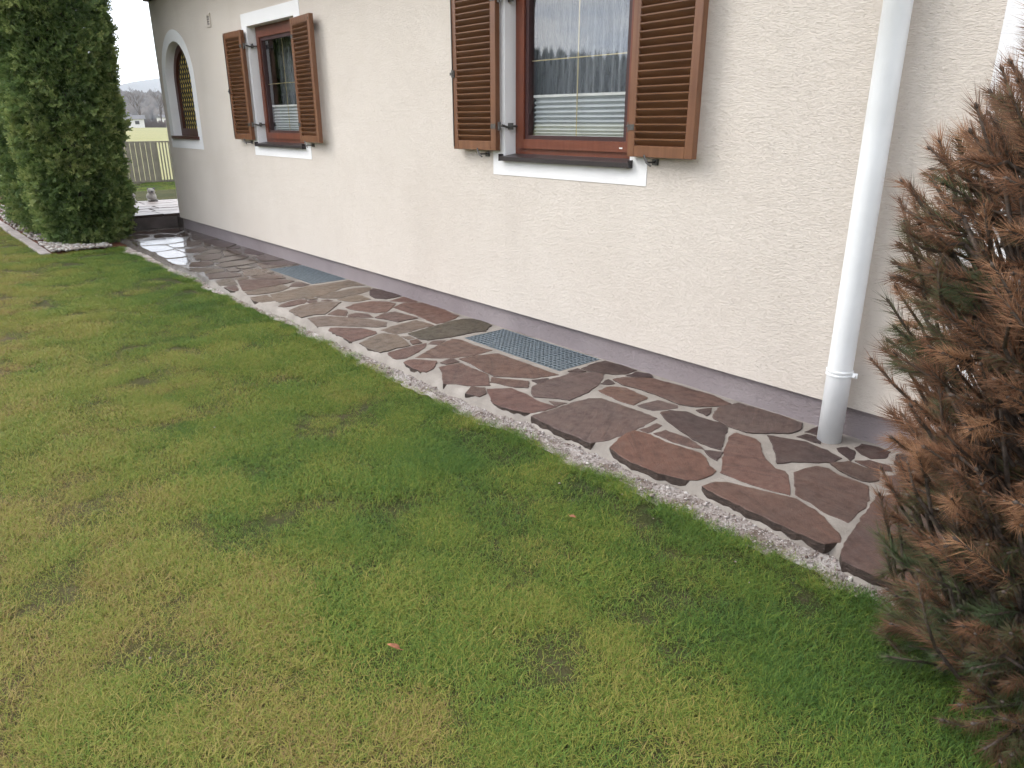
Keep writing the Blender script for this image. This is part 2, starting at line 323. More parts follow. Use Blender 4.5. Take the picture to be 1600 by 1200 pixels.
def leafy(name, attr, stops, rough=0.6, trans=0.2, patch=None):
    t = NT(name); a = t.n('ShaderNodeAttribute'); a.attribute_name = attr
    f = a.outputs['Fac']
    if patch: f = t.math('ADD', f, t.math('MULTIPLY', t.math('SUBTRACT', t.noise(t.pos(), patch, 3), 0.5), 0.9))
    col = t.ramp(f, stops); t.set(col, rough, spec=0.25)
    tl = t.n('ShaderNodeBsdfTranslucent'); t.l(col, tl.inputs['Color']); mx = t.n('ShaderNodeMixShader'); mx.inputs[0].default_value = trans
    t.l(t.b.outputs[0], mx.inputs[1]); t.l(tl.outputs[0], mx.inputs[2]); t.l(mx.outputs[0], t.out.inputs['Surface']); return t.m
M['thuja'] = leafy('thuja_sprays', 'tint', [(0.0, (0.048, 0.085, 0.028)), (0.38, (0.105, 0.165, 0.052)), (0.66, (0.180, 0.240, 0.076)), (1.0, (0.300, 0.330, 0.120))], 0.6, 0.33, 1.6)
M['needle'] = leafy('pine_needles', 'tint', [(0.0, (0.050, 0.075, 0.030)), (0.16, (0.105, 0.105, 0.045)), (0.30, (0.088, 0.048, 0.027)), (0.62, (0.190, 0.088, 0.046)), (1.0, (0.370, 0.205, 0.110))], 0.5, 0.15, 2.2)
M['bark'] = plain('grey_brown_bark', (0.085, 0.066, 0.054), 0.9, 0, 0.4, 30, 1.0, 90, 0.1)
M['lichen_bark'] = plain('lichened_pine_bark', (0.085, 0.068, 0.058), 0.9, 0, 0.6, 45, 1.0, 120, 0.1)
M['bare'] = plain('bare_winter_twigs', (0.105, 0.085, 0.075), 0.9, 0, 0.2, 2)
M['shrub'] = plain('leafless_shrub_twigs', (0.120, 0.090, 0.085), 0.9, 0, 0.3, 0.4)
M['forest'] = plain('distant_forest', (0.030, 0.038, 0.030), 0.95, 0, 0.35, 0.02, spec=0.1)
M['brown_forest'] = plain('distant_bare_wood', (0.085, 0.072, 0.062), 0.95, 0, 0.25, 0.03, spec=0.1)
M['rock'] = plain('mountain_rock', (0.22, 0.22, 0.22), 0.95, 0, 0.3, 0.004, spec=0.1)
M['fence'] = plain('taupe_fence_boards', (0.150, 0.138, 0.108), 0.6, 0, 0.15, 6)
M['statue'] = plain('weathered_grey_stone', (0.40, 0.39, 0.38), 0.9, 0, 0.35, 18, 0.7, 60, 0.2)
M['statue_dark'] = plain('dark_weathered_stone', (0.13, 0.13, 0.135), 0.9, 0, 0.3, 18, 0.5, 60, 0.2)
M['far_white'] = plain('white_render', (0.62, 0.61, 0.60), 0.9)
M['far_roof'] = plain('grey_roof_sheet', (0.10, 0.10, 0.105), 0.8)
M['far_dark'] = plain('dark_opening', (0.04, 0.04, 0.045), 0.5)
M['dead_leaf'] = plain('fallen_brown_leaf', (0.30, 0.12, 0.06), 0.7, 0, 0.3, 60)
STONES = [
 [(2.497,1.64),(2.575,1.629),(2.609,1.591),(2.65,1.483),(2.676,1.398),(2.701,1.316),(2.679,1.217),(2.636,1.144),(2.559,1.048),(2.519,1.033),(2.465,1.072),(2.462,1.181),(2.47,1.302),(2.474,1.434),(2.483,1.572)],
 [(2.986,1.106),(2.811,1.073),(2.64,1.036),(2.529,1.017),(2.447,0.993),(2.407,0.963),(2.394,0.912),(2.4,0.846),(2.408,0.793),(2.437,0.75),(2.482,0.694),(2.698,0.727),(3.022,0.876),(3.139,1.01),(3.048,1.071)],
 [(2.93,1.452),(3.009,1.445),(3.068,1.419),(3.085,1.37),(3.06,1.301),(3.058,1.245),(3.054,1.17),(2.933,1.117),(2.858,1.098),(2.788,1.092),(2.686,1.086),(2.687,1.139),(2.691,1.191),(2.725,1.262),(2.74,1.334)],
 [(3.075,1.883),(3.12,1.882),(3.121,1.771),(3.089,1.726),(2.953,1.618),(2.897,1.53),(2.907,1.491),(2.882,1.453),(2.723,1.357),(2.7,1.413),(2.677,1.515),(2.677,1.59),(2.677,1.668),(2.792,1.735),(2.897,1.798)],
 [(3.217,1.761),(3.245,1.688),(3.283,1.596),(3.269,1.48),(3.236,1.387),(3.155,1.392),(3.089,1.459),(3.025,1.514),(2.954,1.549),(3.053,1.619),(3.145,1.69)],
 [(3.143,1.382),(3.23,1.343),(3.212,1.271),(3.223,1.201),(3.144,1.172),(3.092,1.188),(3.085,1.251),(3.104,1.323)],
 [(3.33,1.455),(3.38,1.431),(3.368,1.384),(3.293,1.348),(3.248,1.344),(3.285,1.399)],
 [(3.407,1.396),(3.47,1.4),(3.497,1.331),(3.488,1.27),(3.404,1.254),(3.342,1.296),(3.359,1.347)],
 [(3.261,1.322),(3.317,1.285),(3.33,1.201),(3.28,1.172),(3.238,1.228),(3.248,1.281)],
 [(3.186,1.164),(3.298,1.127),(3.346,1.056),(3.231,0.986),(3.15,1.027),(3.07,1.087)],
 [(3.475,1.236),(3.535,1.185),(3.491,1.074),(3.399,1.051),(3.36,1.113),(3.359,1.186)],
 [(3.419,1.033),(3.485,0.957),(3.299,0.804),(3.06,0.751),(3.058,0.861),(3.207,0.952)],
 [(3.029,0.839),(3.022,0.738),(2.842,0.603),(2.572,0.54),(2.532,0.641),(2.714,0.713)],
 [(3.406,1.656),(3.519,1.652),(3.521,1.616),(3.446,1.578),(3.416,1.604)],
 [(3.317,1.651),(3.384,1.644),(3.391,1.576),(3.32,1.534),(3.319,1.577)],
 [(3.211,2.091),(3.366,2.151),(3.495,2.117),(3.508,1.907),(3.495,1.725),(3.398,1.686),(3.315,1.707),(3.166,1.842),(3.159,1.955)],
 [(3.043,2.312),(3.118,2.299),(3.168,2.225),(3.156,2.127),(3.17,2.019),(3.141,1.951),(3.039,1.897),(2.888,1.812),(2.876,1.87),(2.887,1.976),(2.936,2.091),(2.977,2.203)],
 [(2.82,1.854),(2.868,1.79),(2.765,1.756),(2.78,1.796)],
 [(3.222,2.199),(3.319,2.172),(3.26,2.137),(3.206,2.119)],
 [(2.751,2.24),(2.769,2.146),(2.753,2.041),(2.768,1.963),(2.778,1.859),(2.752,1.805),(2.695,1.75),(2.677,1.695),(2.603,1.682),(2.536,1.696),(2.494,1.732),(2.479,1.789),(2.458,1.855),(2.455,1.913),(2.456,1.969),(2.453,2.023),(2.471,2.091),(2.502,2.182),(2.588,2.215),(2.679,2.24)],
 [(2.797,2.148),(2.875,2.143),(2.882,2.049),(2.882,1.998),(2.83,1.87),(2.809,1.919),(2.79,1.992),(2.786,2.079)],
 [(2.78,2.233),(2.813,2.223),(2.91,2.233),(2.912,2.193),(2.806,2.176),(2.788,2.178)],
 [(3.035,2.463),(3.109,2.454),(3.189,2.44),(3.201,2.321),(3.171,2.294),(3.121,2.317),(3.05,2.361),(3.031,2.404)],
 [(3.258,2.85),(3.336,2.827),(3.457,2.711),(3.48,2.483),(3.49,2.279),(3.454,2.141),(3.398,2.149),(3.266,2.237),(3.223,2.324),(3.249,2.485),(3.254,2.619),(3.225,2.73)],
 [(3.047,2.767),(3.156,2.777),(3.203,2.691),(3.174,2.506),(3.026,2.482),(3.013,2.581)],
 [(2.477,2.732),(2.614,2.726),(2.805,2.73),(2.91,2.717),(2.965,2.67),(2.969,2.547),(2.976,2.416),(2.975,2.277),(2.826,2.253),(2.691,2.243),(2.56,2.252),(2.463,2.285),(2.468,2.365),(2.461,2.502),(2.467,2.626)],
 [(2.801,3.078),(2.955,3.095),(3.102,3.099),(3.153,3.114),(3.258,3.032),(3.293,2.962),(3.232,2.909),(3.104,2.842),(3.009,2.804),(2.904,2.778),(2.806,2.773),(2.755,2.849),(2.691,2.938),(2.719,3.006)],
 [(3.144,2.845),(3.239,2.872),(3.218,2.794),(3.164,2.804)],
 [(3.266,3.122),(3.401,3.149),(3.499,3.138),(3.511,3.011),(3.506,2.875),(3.403,2.863),(3.338,2.919),(3.288,3.007),(3.261,3.071)],
 [(3.162,3.142),(3.245,3.14),(3.239,3.068),(3.191,3.095)],
 [(3.372,2.841),(3.487,2.85),(3.523,2.779),(3.485,2.718),(3.419,2.775)],
 [(2.706,2.841),(2.763,2.755),(2.689,2.754)],
 [(2.875,3.174),(2.967,3.126),(2.953,3.102),(2.858,3.091)],
 [(2.56,3.223),(2.685,3.144),(2.681,3.087),(2.685,2.997),(2.659,2.885),(2.668,2.807),(2.68,2.749),(2.587,2.752),(2.501,2.775),(2.467,2.864),(2.447,2.948),(2.444,3.029),(2.499,3.115)],
 [(2.42,3.245),(2.514,3.317),(2.562,3.243),(2.508,3.17),(2.443,3.152),(2.433,3.202)],
 [(2.588,3.75),(2.674,3.742),(2.747,3.719),(2.732,3.601),(2.73,3.488),(2.73,3.425),(2.614,3.266),(2.556,3.315),(2.503,3.35),(2.475,3.419),(2.419,3.466),(2.509,3.602)],
 [(2.714,3.367),(2.762,3.289),(2.841,3.163),(2.759,3.081),(2.71,3.138),(2.682,3.23),(2.655,3.299)],
 [(2.789,3.807),(2.883,3.797),(2.958,3.776),(3.064,3.729),(3.065,3.599),(3.066,3.406),(3.064,3.265),(3.066,3.138),(3.003,3.155),(2.901,3.195),(2.831,3.278),(2.743,3.378),(2.756,3.491),(2.781,3.664)],
 [(2.586,4.023),(2.702,4.083),(2.873,4.166),(3.037,4.229),(3.074,4.172),(3.062,4.019),(3.078,3.821),(2.973,3.807),(2.896,3.815),(2.777,3.851),(2.679,3.924)],
 [(2.645,3.82),(2.767,3.848),(2.751,3.757),(2.661,3.767)],
 [(2.462,3.977),(2.519,3.996),(2.592,3.934),(2.638,3.854),(2.537,3.754),(2.465,3.714),(2.444,3.758),(2.445,3.859)],
 [(2.829,4.235),(2.897,4.273),(2.974,4.224),(2.888,4.175)],
 [(2.497,4.233),(2.593,4.251),(2.732,4.26),(2.831,4.255),(2.766,4.18),(2.644,4.108),(2.534,4.058),(2.466,4.07),(2.46,4.121)],
 [(2.874,4.552),(3.015,4.58),(3.183,4.606),(3.319,4.634),(3.455,4.634),(3.511,4.57),(3.522,4.428),(3.497,4.337),(3.353,4.237),(3.26,4.266),(3.124,4.266),(3.001,4.287),(2.886,4.316),(2.861,4.393)],
 [(3.231,5.345),(3.376,5.414),(3.513,5.317),(3.532,5.222),(3.517,5.081),(3.544,5.001),(3.487,4.831),(3.485,4.745),(3.391,4.689),(3.261,4.651),(3.197,4.658),(3.207,4.796),(3.233,4.996),(3.227,5.18)],
 [(2.772,4.773),(2.91,4.824),(3.146,4.865),(3.16,4.705),(3.159,4.626),(3.016,4.625),(2.894,4.594),(2.805,4.611),(2.783,4.688)],
 [(2.468,4.565),(2.584,4.629),(2.721,4.689),(2.788,4.582),(2.757,4.426),(2.706,4.283),(2.605,4.291),(2.522,4.274),(2.465,4.274),(2.444,4.378)],
 [(2.769,4.375),(2.838,4.379),(2.81,4.286),(2.743,4.298)],
 [(2.791,4.522),(2.842,4.493),(2.835,4.428),(2.787,4.428)],
 [(2.93,5.135),(3.053,5.203),(3.156,5.193),(3.173,5.048),(3.184,4.9),(3.08,4.905),(2.998,4.893),(2.983,4.988)],
 [(3.337,5.569),(3.538,5.627),(3.54,5.395),(3.468,5.376),(3.401,5.453)],
 [(3.423,6.057),(3.486,6.105),(3.53,5.989),(3.523,5.836),(3.522,5.67),(3.409,5.652),(3.338,5.658),(3.294,5.75),(3.328,5.893)],
 [(2.92,5.61),(3.049,5.675),(3.202,5.664),(3.307,5.554),(3.315,5.447),(3.202,5.331),(3.097,5.237),(3.015,5.278),(2.95,5.417),(2.92,5.498)],
 [(3.005,5.914),(3.144,5.963),(3.249,5.96),(3.245,5.751),(3.14,5.737),(3.06,5.765)],
 [(2.908,6.123),(3.074,6.198),(3.257,6.246),(3.426,6.242),(3.503,6.186),(3.418,6.062),(3.266,5.989),(3.16,5.993),(3.047,5.962),(2.954,6.028)],
 [(2.636,6.507),(2.838,6.558),(3.079,6.636),(3.179,6.599),(3.362,6.602),(3.51,6.63),(3.545,6.564),(3.502,6.298),(3.404,6.358),(3.289,6.336),(3.129,6.241),(2.96,6.164),(2.834,6.165),(2.701,6.175),(2.562,6.15),(2.577,6.301)],
 [(2.495,6.031),(2.64,6.124),(2.759,6.137),(2.789,6.078),(2.715,5.98),(2.601,5.96),(2.513,5.959)],
 [(2.495,5.807),(2.647,5.901),(2.786,5.939),(2.914,5.89),(2.982,5.811),(2.866,5.695),(2.774,5.604),(2.679,5.505),(2.591,5.545),(2.47,5.528),(2.482,5.656)],
 [(2.696,5.49),(2.834,5.59),(2.875,5.499),(2.775,5.336),(2.729,5.392)],
 [(2.807,5.361),(2.893,5.383),(2.941,5.281),(2.924,5.156),(2.847,5.222),(2.779,5.297)],
 [(2.504,5.482),(2.649,5.461),(2.73,5.34),(2.852,5.167),(2.904,5.005),(2.919,4.944),(2.85,4.844),(2.786,4.868),(2.662,5.02),(2.54,5.141),(2.448,5.188),(2.474,5.308)],
 [(2.457,5.027),(2.507,5.091),(2.568,5.038),(2.68,4.927),(2.721,4.771),(2.692,4.722),(2.568,4.671),(2.44,4.643),(2.454,4.825)],
 [(2.764,6.019),(2.813,6.058),(2.85,6.006),(2.809,5.94),(2.754,5.967)],
 [(2.807,6.125),(2.868,6.17),(2.878,6.064),(2.836,6.072)],
 [(2.882,5.978),(2.939,5.983),(2.963,5.909),(2.918,5.927)],
 [(2.922,6.722),(3.01,6.843),(3.086,6.879),(3.094,6.771),(3.099,6.677),(3.004,6.652)],
 [(2.438,6.504),(2.601,6.519),(2.575,6.319),(2.553,6.24),(2.455,6.259),(2.427,6.347)],
 [(2.505,6.761),(2.692,6.823),(2.901,6.857),(2.905,6.679),(2.769,6.59),(2.647,6.568),(2.535,6.593),(2.486,6.652)],
 [(2.642,7.3),(2.715,7.321),(2.81,7.261),(2.944,7.104),(3.024,7.057),(3.07,6.934),(2.944,6.88),(2.704,6.851),(2.575,6.811),(2.509,6.831),(2.556,7.015)],
 [(2.792,7.382),(2.92,7.447),(3.057,7.442),(3.087,7.305),(3.063,7.129),(2.964,7.15),(2.847,7.271)],
 [(2.903,7.83),(2.976,7.838),(3.105,7.704),(3.089,7.484),(2.959,7.458),(2.858,7.478),(2.793,7.534)],
 [(3.292,8.508),(3.479,8.638),(3.556,8.631),(3.551,8.4),(3.526,8.168),(3.379,8.184),(3.278,8.216)],
 [(3.174,8.146),(3.309,8.11),(3.462,8.113),(3.537,8.022),(3.513,7.804),(3.354,7.787),(3.199,7.77),(3.096,7.784),(3.134,7.925)],
 [(2.767,8.288),(2.908,8.4),(3.059,8.414),(3.219,8.403),(3.231,8.23),(3.104,8.154),(2.95,8.132),(2.807,8.129)],
 [(2.836,8.541),(2.97,8.671),(3.131,8.76),(3.269,8.758),(3.29,8.653),(3.196,8.534),(3.052,8.491),(2.89,8.452)],
 [(3.188,9.223),(3.29,9.326),(3.35,9.147),(3.301,8.88),(3.174,8.811),(3.076,8.836)],
 [(3.454,9.186),(3.525,9.158),(3.515,8.974),(3.501,8.709),(3.388,8.627),(3.31,8.782)],
 [(2.913,9.034),(3.078,9.071),(3.047,8.86),(2.967,8.702),(2.845,8.668),(2.752,8.693),(2.848,8.974)],
 [(2.993,9.265),(3.138,9.456),(3.223,9.319),(3.135,9.143),(3.023,9.13),(2.902,9.132)],
 [(3.259,9.821),(3.396,9.951),(3.515,9.814),(3.515,9.637),(3.336,9.45),(3.21,9.525)],
 [(2.665,7.427),(2.801,7.505),(2.787,7.386),(2.737,7.344),(2.659,7.327)],
 [(2.787,8.0),(2.878,8.019),(2.871,7.856),(2.816,7.786),(2.76,7.834)],
 [(2.907,8.02),(3.023,8.044),(3.057,7.915),(2.934,7.908)],
 [(2.502,7.805),(2.636,7.848),(2.741,7.804),(2.795,7.644),(2.766,7.535),(2.65,7.526),(2.532,7.561),(2.462,7.58)],
 [(2.472,7.446),(2.621,7.485),(2.617,7.321),(2.573,7.157),(2.499,7.161),(2.432,7.199)],
 [(2.429,7.105),(2.552,7.135),(2.487,6.886),(2.443,6.85),(2.427,6.937)],
 [(2.564,8.025),(2.694,8.104),(2.768,8.041),(2.733,7.928),(2.601,7.901),(2.515,7.883)],
 [(3.324,9.395),(3.439,9.462),(3.466,9.339),(3.36,9.298)],
 [(3.228,10.465),(3.362,10.821),(3.536,10.837),(3.54,10.469),(3.546,10.269),(3.389,10.214),(3.264,10.344)],
 [(3.455,11.377),(3.587,11.444),(3.6,11.209),(3.551,10.907),(3.383,10.91),(3.388,11.088)],
 [(2.956,11.21),(3.053,11.25),(3.199,11.018),(3.125,10.863),(2.887,10.91)],
 [(2.636,10.71),(2.806,10.826),(3.103,10.764),(3.2,10.72),(3.08,10.294),(2.84,10.249),(2.549,10.326)],
 [(2.625,11.252),(2.754,11.399),(2.884,11.255),(2.86,11.05),(2.674,10.939),(2.525,10.953)],
 [(2.526,10.243),(2.753,10.116),(2.783,10.057),(2.784,9.856),(2.776,9.753),(2.611,9.685),(2.52,9.731),(2.516,9.956)],
 [(2.828,10.155),(3.053,10.209),(2.938,9.824),(2.808,9.882)],
 [(2.529,9.632),(2.768,9.677),(2.783,9.414),(2.748,9.117),(2.613,9.106),(2.498,9.131),(2.494,9.334)],
 [(2.472,9.042),(2.61,9.007),(2.705,9.01),(2.645,8.758),(2.532,8.54),(2.479,8.611),(2.456,8.76)],
 [(2.748,11.636),(2.876,11.698),(3.048,11.594),(3.117,11.321),(2.964,11.301),(2.73,11.468)],
 [(3.086,11.605),(3.241,11.649),(3.432,11.621),(3.419,11.408),(3.246,11.168),(3.142,11.316)],
 [(3.103,10.311),(3.277,10.694),(3.099,10.098),(2.991,9.914)],
 [(3.177,10.284),(3.268,10.207),(3.17,9.897),(3.029,9.813),(2.959,9.84)],
 [(2.943,9.623),(3.12,9.702),(3.107,9.482),(2.943,9.277),(2.819,9.383),(2.787,9.692)],
 [(2.788,9.082),(2.863,9.106),(3.003,9.075),(3.102,9.051),(3.031,8.817),(2.865,8.789),(2.734,8.79)],
 [(2.64,8.656),(2.731,8.631),(2.823,8.606),(2.798,8.415),(2.668,8.323),(2.527,8.418)],
 [(2.481,8.359),(2.575,8.254),(2.709,8.164),(2.659,8.062),(2.501,8.033),(2.474,8.173)],
 [(2.513,10.6),(2.641,10.817),(2.534,10.372),(2.489,10.289)],
 [(3.218,11.051),(3.393,11.212),(3.301,10.793),(3.22,10.782),(3.152,10.84)],
 [(3.297,10.218),(3.444,10.13),(3.471,9.923),(3.296,9.72),(3.159,9.769)],
]
# ================================================================== terrain, lawn, field, hills
def sheet(name, x0, x1, y0, y1, nx, ny, zf, mat, parent=None, kind='structure'):
    xs = np.linspace(x0, x1, nx); ys = np.linspace(y0, y1, ny); V = [(x, y, zf(x, y)) for y in ys for x in xs]
    F = [(j*nx+i, j*nx+i+1, (j+1)*nx+i+1, (j+1)*nx+i) for j in range(ny-1) for i in range(nx-1)]
    o = link(name, np_mesh(name, V, F, True), mat, parent)
    if parent is None: tag(o, kind=kind)
    return o
def lawn_z(x, y):
    return LAWN_Z + 0.012 * fbm(x, y, 3.1, 0.9, 2)
sheet('ground', -7000, 7000, -7000, 7000, 2, 2, lambda x, y: -0.11, M['field'])
def patch(x, y):
    """growth of the sward: lush beside the path and the pine, thin and yellow away from the house, with small worn spots"""
    n1, n2, n3 = noise.noise(Vector((x*0.75, y*0.55, 1.0))), noise.noise(Vector((x*2.4, y*2.0, 5.0))), noise.noise(Vector((x*6.5, y*5.5, 8.0)))
    side = min(1.0, max(0.0, (x - 0.06*y + 0.35) / 2.1))
    return min(1.0, max(0.0, 0.31 + 0.40*side + 0.15*n1 + 0.20*n2 + 0.30*n3 + 0.16*max(0.0, 1.0 - math.hypot(x - 2.0, y - 0.5))))
def add_patch(o):
    me = o.data; at = me.attributes.new('patch', 'FLOAT', 'POINT'); at.data.foreach_set('value', [patch(v.co.x, v.co.y) for v in me.vertices]); return o
add_patch(sheet('lawn', -14, 14, -5, 23, 281, 281, lawn_z, M['lawn']))
# ------------------------------------------------------------------ the flagstone path beside the house
PATH_Y0, PATH_Y1 = -1.6, 11.92
GRATES = [(3.125, 3.505, 3.185, 4.195), (3.14, 3.52, 6.69, 7.70)]
def slab_min_x(y):
    best = 9.0
    for poly in STONES:
        for (x0, y0), (x1, y1) in zip(poly, poly[1:] + poly[:1]):
            if (y0 - y) * (y1 - y) < 0: best = min(best, x0 + (x1 - x0) * (y - y0) / (y1 - y0))
    return best
EDGE_Y = [-1.6 + i * 0.05 for i in range(272)]; EDGE = [slab_min_x(y) for y in EDGE_Y]
ok_ = [(y, e + 0.02) for y, e in zip(EDGE_Y, EDGE) if e < 2.53]; EDGE = [float(np.interp(y, [p[0] for p in ok_], [p[1] for p in ok_])) + 0.006 * fbm(y, 0, 0, 9.0, 2) for y in EDGE_Y]
# mortar is struck flush to the outermost slabs; only the nearest slabs stand proud of it
ENV = [min(EDGE[max(0, i-7):i+8]) for i in range(len(EDGE))]; ENV = [sum(ENV[max(0, i-4):i+5]) / len(ENV[max(0, i-4):i+5]) - 0.012 + 0.010 * fbm(y, 2, 0, 4.0, 3) for i, y in enumerate(EDGE_Y)]
EDGE = [e if y < 2.75 else (v if y > 3.1 else e + (v - e) * (y - 2.75) / 0.35) for y, e, v in zip(EDGE_Y, EDGE, ENV)]
def edge_x(y): return float(np.interp(y, EDGE_Y, EDGE))
def in_grate(x, y, e=0.0):
    return any(a - e < x < b + e and c - e < y < d + e for a, b, c, d in GRATES)
def build_bed():
    ys = sorted(set([PATH_Y0 + i * 0.05 for i in range(int((PATH_Y1 - PATH_Y0) / 0.05))] + [PATH_Y1] + [v for g in GRATES for v in g[2:]]))
    cols = [0.0, 0.12, 0.25, 0.4, 0.5]; V, F = [], []
    for y in ys:
        e = edge_x(y); xs = [e + c for c in cols]; xs[-1] = 3.0
        xs += [3.125, 3.14, 3.505, 3.52, 3.56]
        V += [(e - 0.07 - 0.02 * fbm(y, 5, 0, 6), y, -0.12), (e - 0.018, y, -0.03 - 0.006 * abs(fbm(y, 9, 0, 8)))] + [(x, y, -0.0035 + 0.0015 * fbm(x, y, 0, 7)) for x in xs]
    n = 12
    for j in range(len(ys) - 1):
        ym = (ys[j] + ys[j+1]) / 2
        for i in range(n - 1):
            a, b = V[j*n+i], V[j*n+i+1]; xm = (a[0] + b[0]) / 2
            if in_grate(xm, ym): continue
            F.append((j*n+i, j*n+i+1, (j+1)*n+i+1, (j+1)*n+i))
    return link('path', np_mesh('path', V, F, False), M['mortar'])
path = tag(build_bed(), kind='structure')
PAL = {'r': (0.094, 0.051, 0.041), 'b': (0.082, 0.049, 0.040), 'g': (0.084, 0.058, 0.052), 'd': (0.044, 0.027, 0.025), 't': (0.112, 0.086, 0.066), 'o': (0.050, 0.041, 0.028), 'R': (0.092, 0.046, 0.032)}
TONE = 'rbbrdbddbbdbbddgdddRbbgbrggddddgdrbrbrbbrbrorttbtbrdrtttbtbbtr'
def slab(poly, top=0.0, thick=0.05, seg=0.045, jit=0.004, cz=0.004, seed=0):
    """irregular split slab: ragged outline, worn arris, uneven top"""
    rr = random.Random(seed); cx = sum(p[0] for p in poly) / len(poly); cy = sum(p[1] for p in poly) / len(poly); ring = []
    area = sum(poly[i][0]*poly[(i+1) % len(poly)][1] - poly[(i+1) % len(poly)][0]*poly[i][1] for i in range(len(poly)))
    if area < 0: poly = poly[::-1]
    for i, p in enumerate(poly):
        q = poly[(i+1) % len(poly)]; L = math.hypot(q[0]-p[0], q[1]-p[1]); k = max(1, min(12, round(L / seg)))
        for j in range(k):
            u = j / k; x, y = p[0] + (q[0]-p[0])*u, p[1] + (q[1]-p[1])*u
            L0 = math.hypot(x - cx, y - cy) or 1; gk = 1 + 0.005 / max(L0, 0.02); ring.append(((x - cx)*gk + rr.uniform(-jit, jit), (y - cy)*gk + rr.uniform(-jit, jit)))
    n = len(ring); tx, ty = rr.uniform(-0.006, 0.006), rr.uniform(-0.006, 0.006); V = []
    def inset(d): 
        out = []
        for (x, y) in ring:
            L = math.hypot(x, y) or 1; out.append((x * (1 - d / max(L, 4*d)), y * (1 - d / max(L, 4*d))))
        return out
    for (x, y) in inset(0.003): V.append((x, y, top + tx*x + ty*y + rr.uniform(-0.0008, 0.0008)))
    for (x, y) in inset(0.0): V.append((x, y, top - cz + tx*x + ty*y + rr.uniform(-0.001, 0.001)))
    for (x, y) in ring: V.append((x + rr.uniform(-0.003, 0.003), y + rr.uniform(-0.003, 0.003), top - thick * 0.55))
    for (x, y) in inset(0.008): V.append((x, y, top - thick))
    F = [tuple(range(n))]
    for a in range(3):
        for i in range(n): F.append((a*n+i, (a+1)*n+i, (a+1)*n+(i+1) % n, a*n+(i+1) % n))
    me = bpy.data.meshes.new('paving_stone'); me.from_pydata(V, [], F); me.validate(); me.update()
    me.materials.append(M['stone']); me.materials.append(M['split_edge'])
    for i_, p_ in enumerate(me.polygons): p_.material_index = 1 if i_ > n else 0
    return me, (cx, cy)
for i, poly in enumerate(STONES):
    poly = [(min(x, 3.515), y) for x, y in poly]
    small = max(math.hypot(a[0]-b[0], a[1]-b[1]) for a in poly for b in poly) < 0.22
    far = poly[0][1] > 6
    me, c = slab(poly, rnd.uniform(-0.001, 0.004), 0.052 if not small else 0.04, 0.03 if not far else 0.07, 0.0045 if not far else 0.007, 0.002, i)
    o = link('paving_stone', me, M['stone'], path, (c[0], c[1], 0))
    k = TONE[i] if i < len(TONE) else rnd.choice('ttbgb'); v = rnd.uniform(0.88, 1.12); col = PAL[k]
    o.color = (col[0]*v, col[1]*v*rnd.uniform(0.97, 1.03), col[2]*v*rnd.uniform(0.95, 1.05), 1)
# light shafts under the grates
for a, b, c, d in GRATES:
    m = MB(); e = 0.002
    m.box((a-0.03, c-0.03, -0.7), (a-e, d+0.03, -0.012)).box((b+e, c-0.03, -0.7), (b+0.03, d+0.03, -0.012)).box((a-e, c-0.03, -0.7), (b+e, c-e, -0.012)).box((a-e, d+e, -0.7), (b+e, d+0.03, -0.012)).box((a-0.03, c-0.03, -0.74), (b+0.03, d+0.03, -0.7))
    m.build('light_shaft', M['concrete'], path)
# crumbs of mortar and gravel scattered along the lawn side of the path
def ico():
    bm = bmesh.new(); bmesh.ops.create_icosphere(bm, subdivisions=1, radius=1.0); bm.verts.index_update()
    V = np.array([v.co[:] for v in bm.verts]); F = np.array([[v.index for v in f.verts] for f in bm.faces]); bm.free(); return V, F
ICO_V, ICO_F = ico()
def pebbles(name, P, S, mat, flat=0.6, tint=None, parent=None):
    n = len(P); k = len(ICO_V)
    rot = rng.uniform(0, 2*np.pi, n); sc = S[:, None] * np.stack([rng.uniform(0.7, 1.4, n), rng.uniform(0.7, 1.2, n), rng.uniform(0.6, 1.1, n) * flat], 1)
    J = 1 + rng.uniform(-0.28, 0.28, (n, k)); V = ICO_V[None] * J[..., None] * sc[:, None, :]
    c, s = np.cos(rot)[:, None], np.sin(rot)[:, None]
    X = V[..., 0]*c - V[..., 1]*s; Y = V[..., 0]*s + V[..., 1]*c; V = np.stack([X, Y, V[..., 2]], -1) + P[:, None, :]
    F = (ICO_F[None] + (np.arange(n) * k)[:, None, None]).reshape(-1, 3)
    t = np.repeat(rng.uniform(0, 1, n) if tint is None else tint, k)
    return link(name, np_mesh(name, V.reshape(-1, 3), F, False, {'tint': t}), mat, parent)
def lawn_edge(y): return 2.362 + 0.065 * min(1.0, max(0.0, (y - 4.0) / 2)) + 0.05 * fbm(y, 3, 0, 1.7, 3) + 0.03 * fbm(y, 8, 0, 6, 2)
V, F = [], []; ys = np.arange(PATH_Y0, 10.7, 0.04); n = 9
for y in ys:
    a, b = lawn_edge(y) - 0.06, edge_x(y) + 0.02
    for i in range(n):
        x = a + (b - a) * i / (n - 1); V.append((x, y, LAWN_Z + 0.006 + 0.011 * fbm(x, y, 0, 14, 3) + 0.009 * (i > 1)))
F = [(j*n+i, j*n+i+1, (j+1)*n+i+1, (j+1)*n+i) for j in range(len(ys)-1) for i in range(n-1)]
strip = tag(link('edge_strip', np_mesh('edge_strip', V, F, False), M['rough_mortar']), kind='structure')
yy = np.concatenate([rng.uniform(0.2, 4.5, 7500), rng.uniform(4.5, 9.0, 1800)]); P = []
for y in yy:
    a, b = lawn_edge(y) - 0.03, edge_x(y) + 0.0; u = rng.uniform(0, 1)**0.9; x = a + (b - a) * u
    P.append((x, y, LAWN_Z + 0.017 + 0.011 * fbm(x, y, 0, 14, 3)))
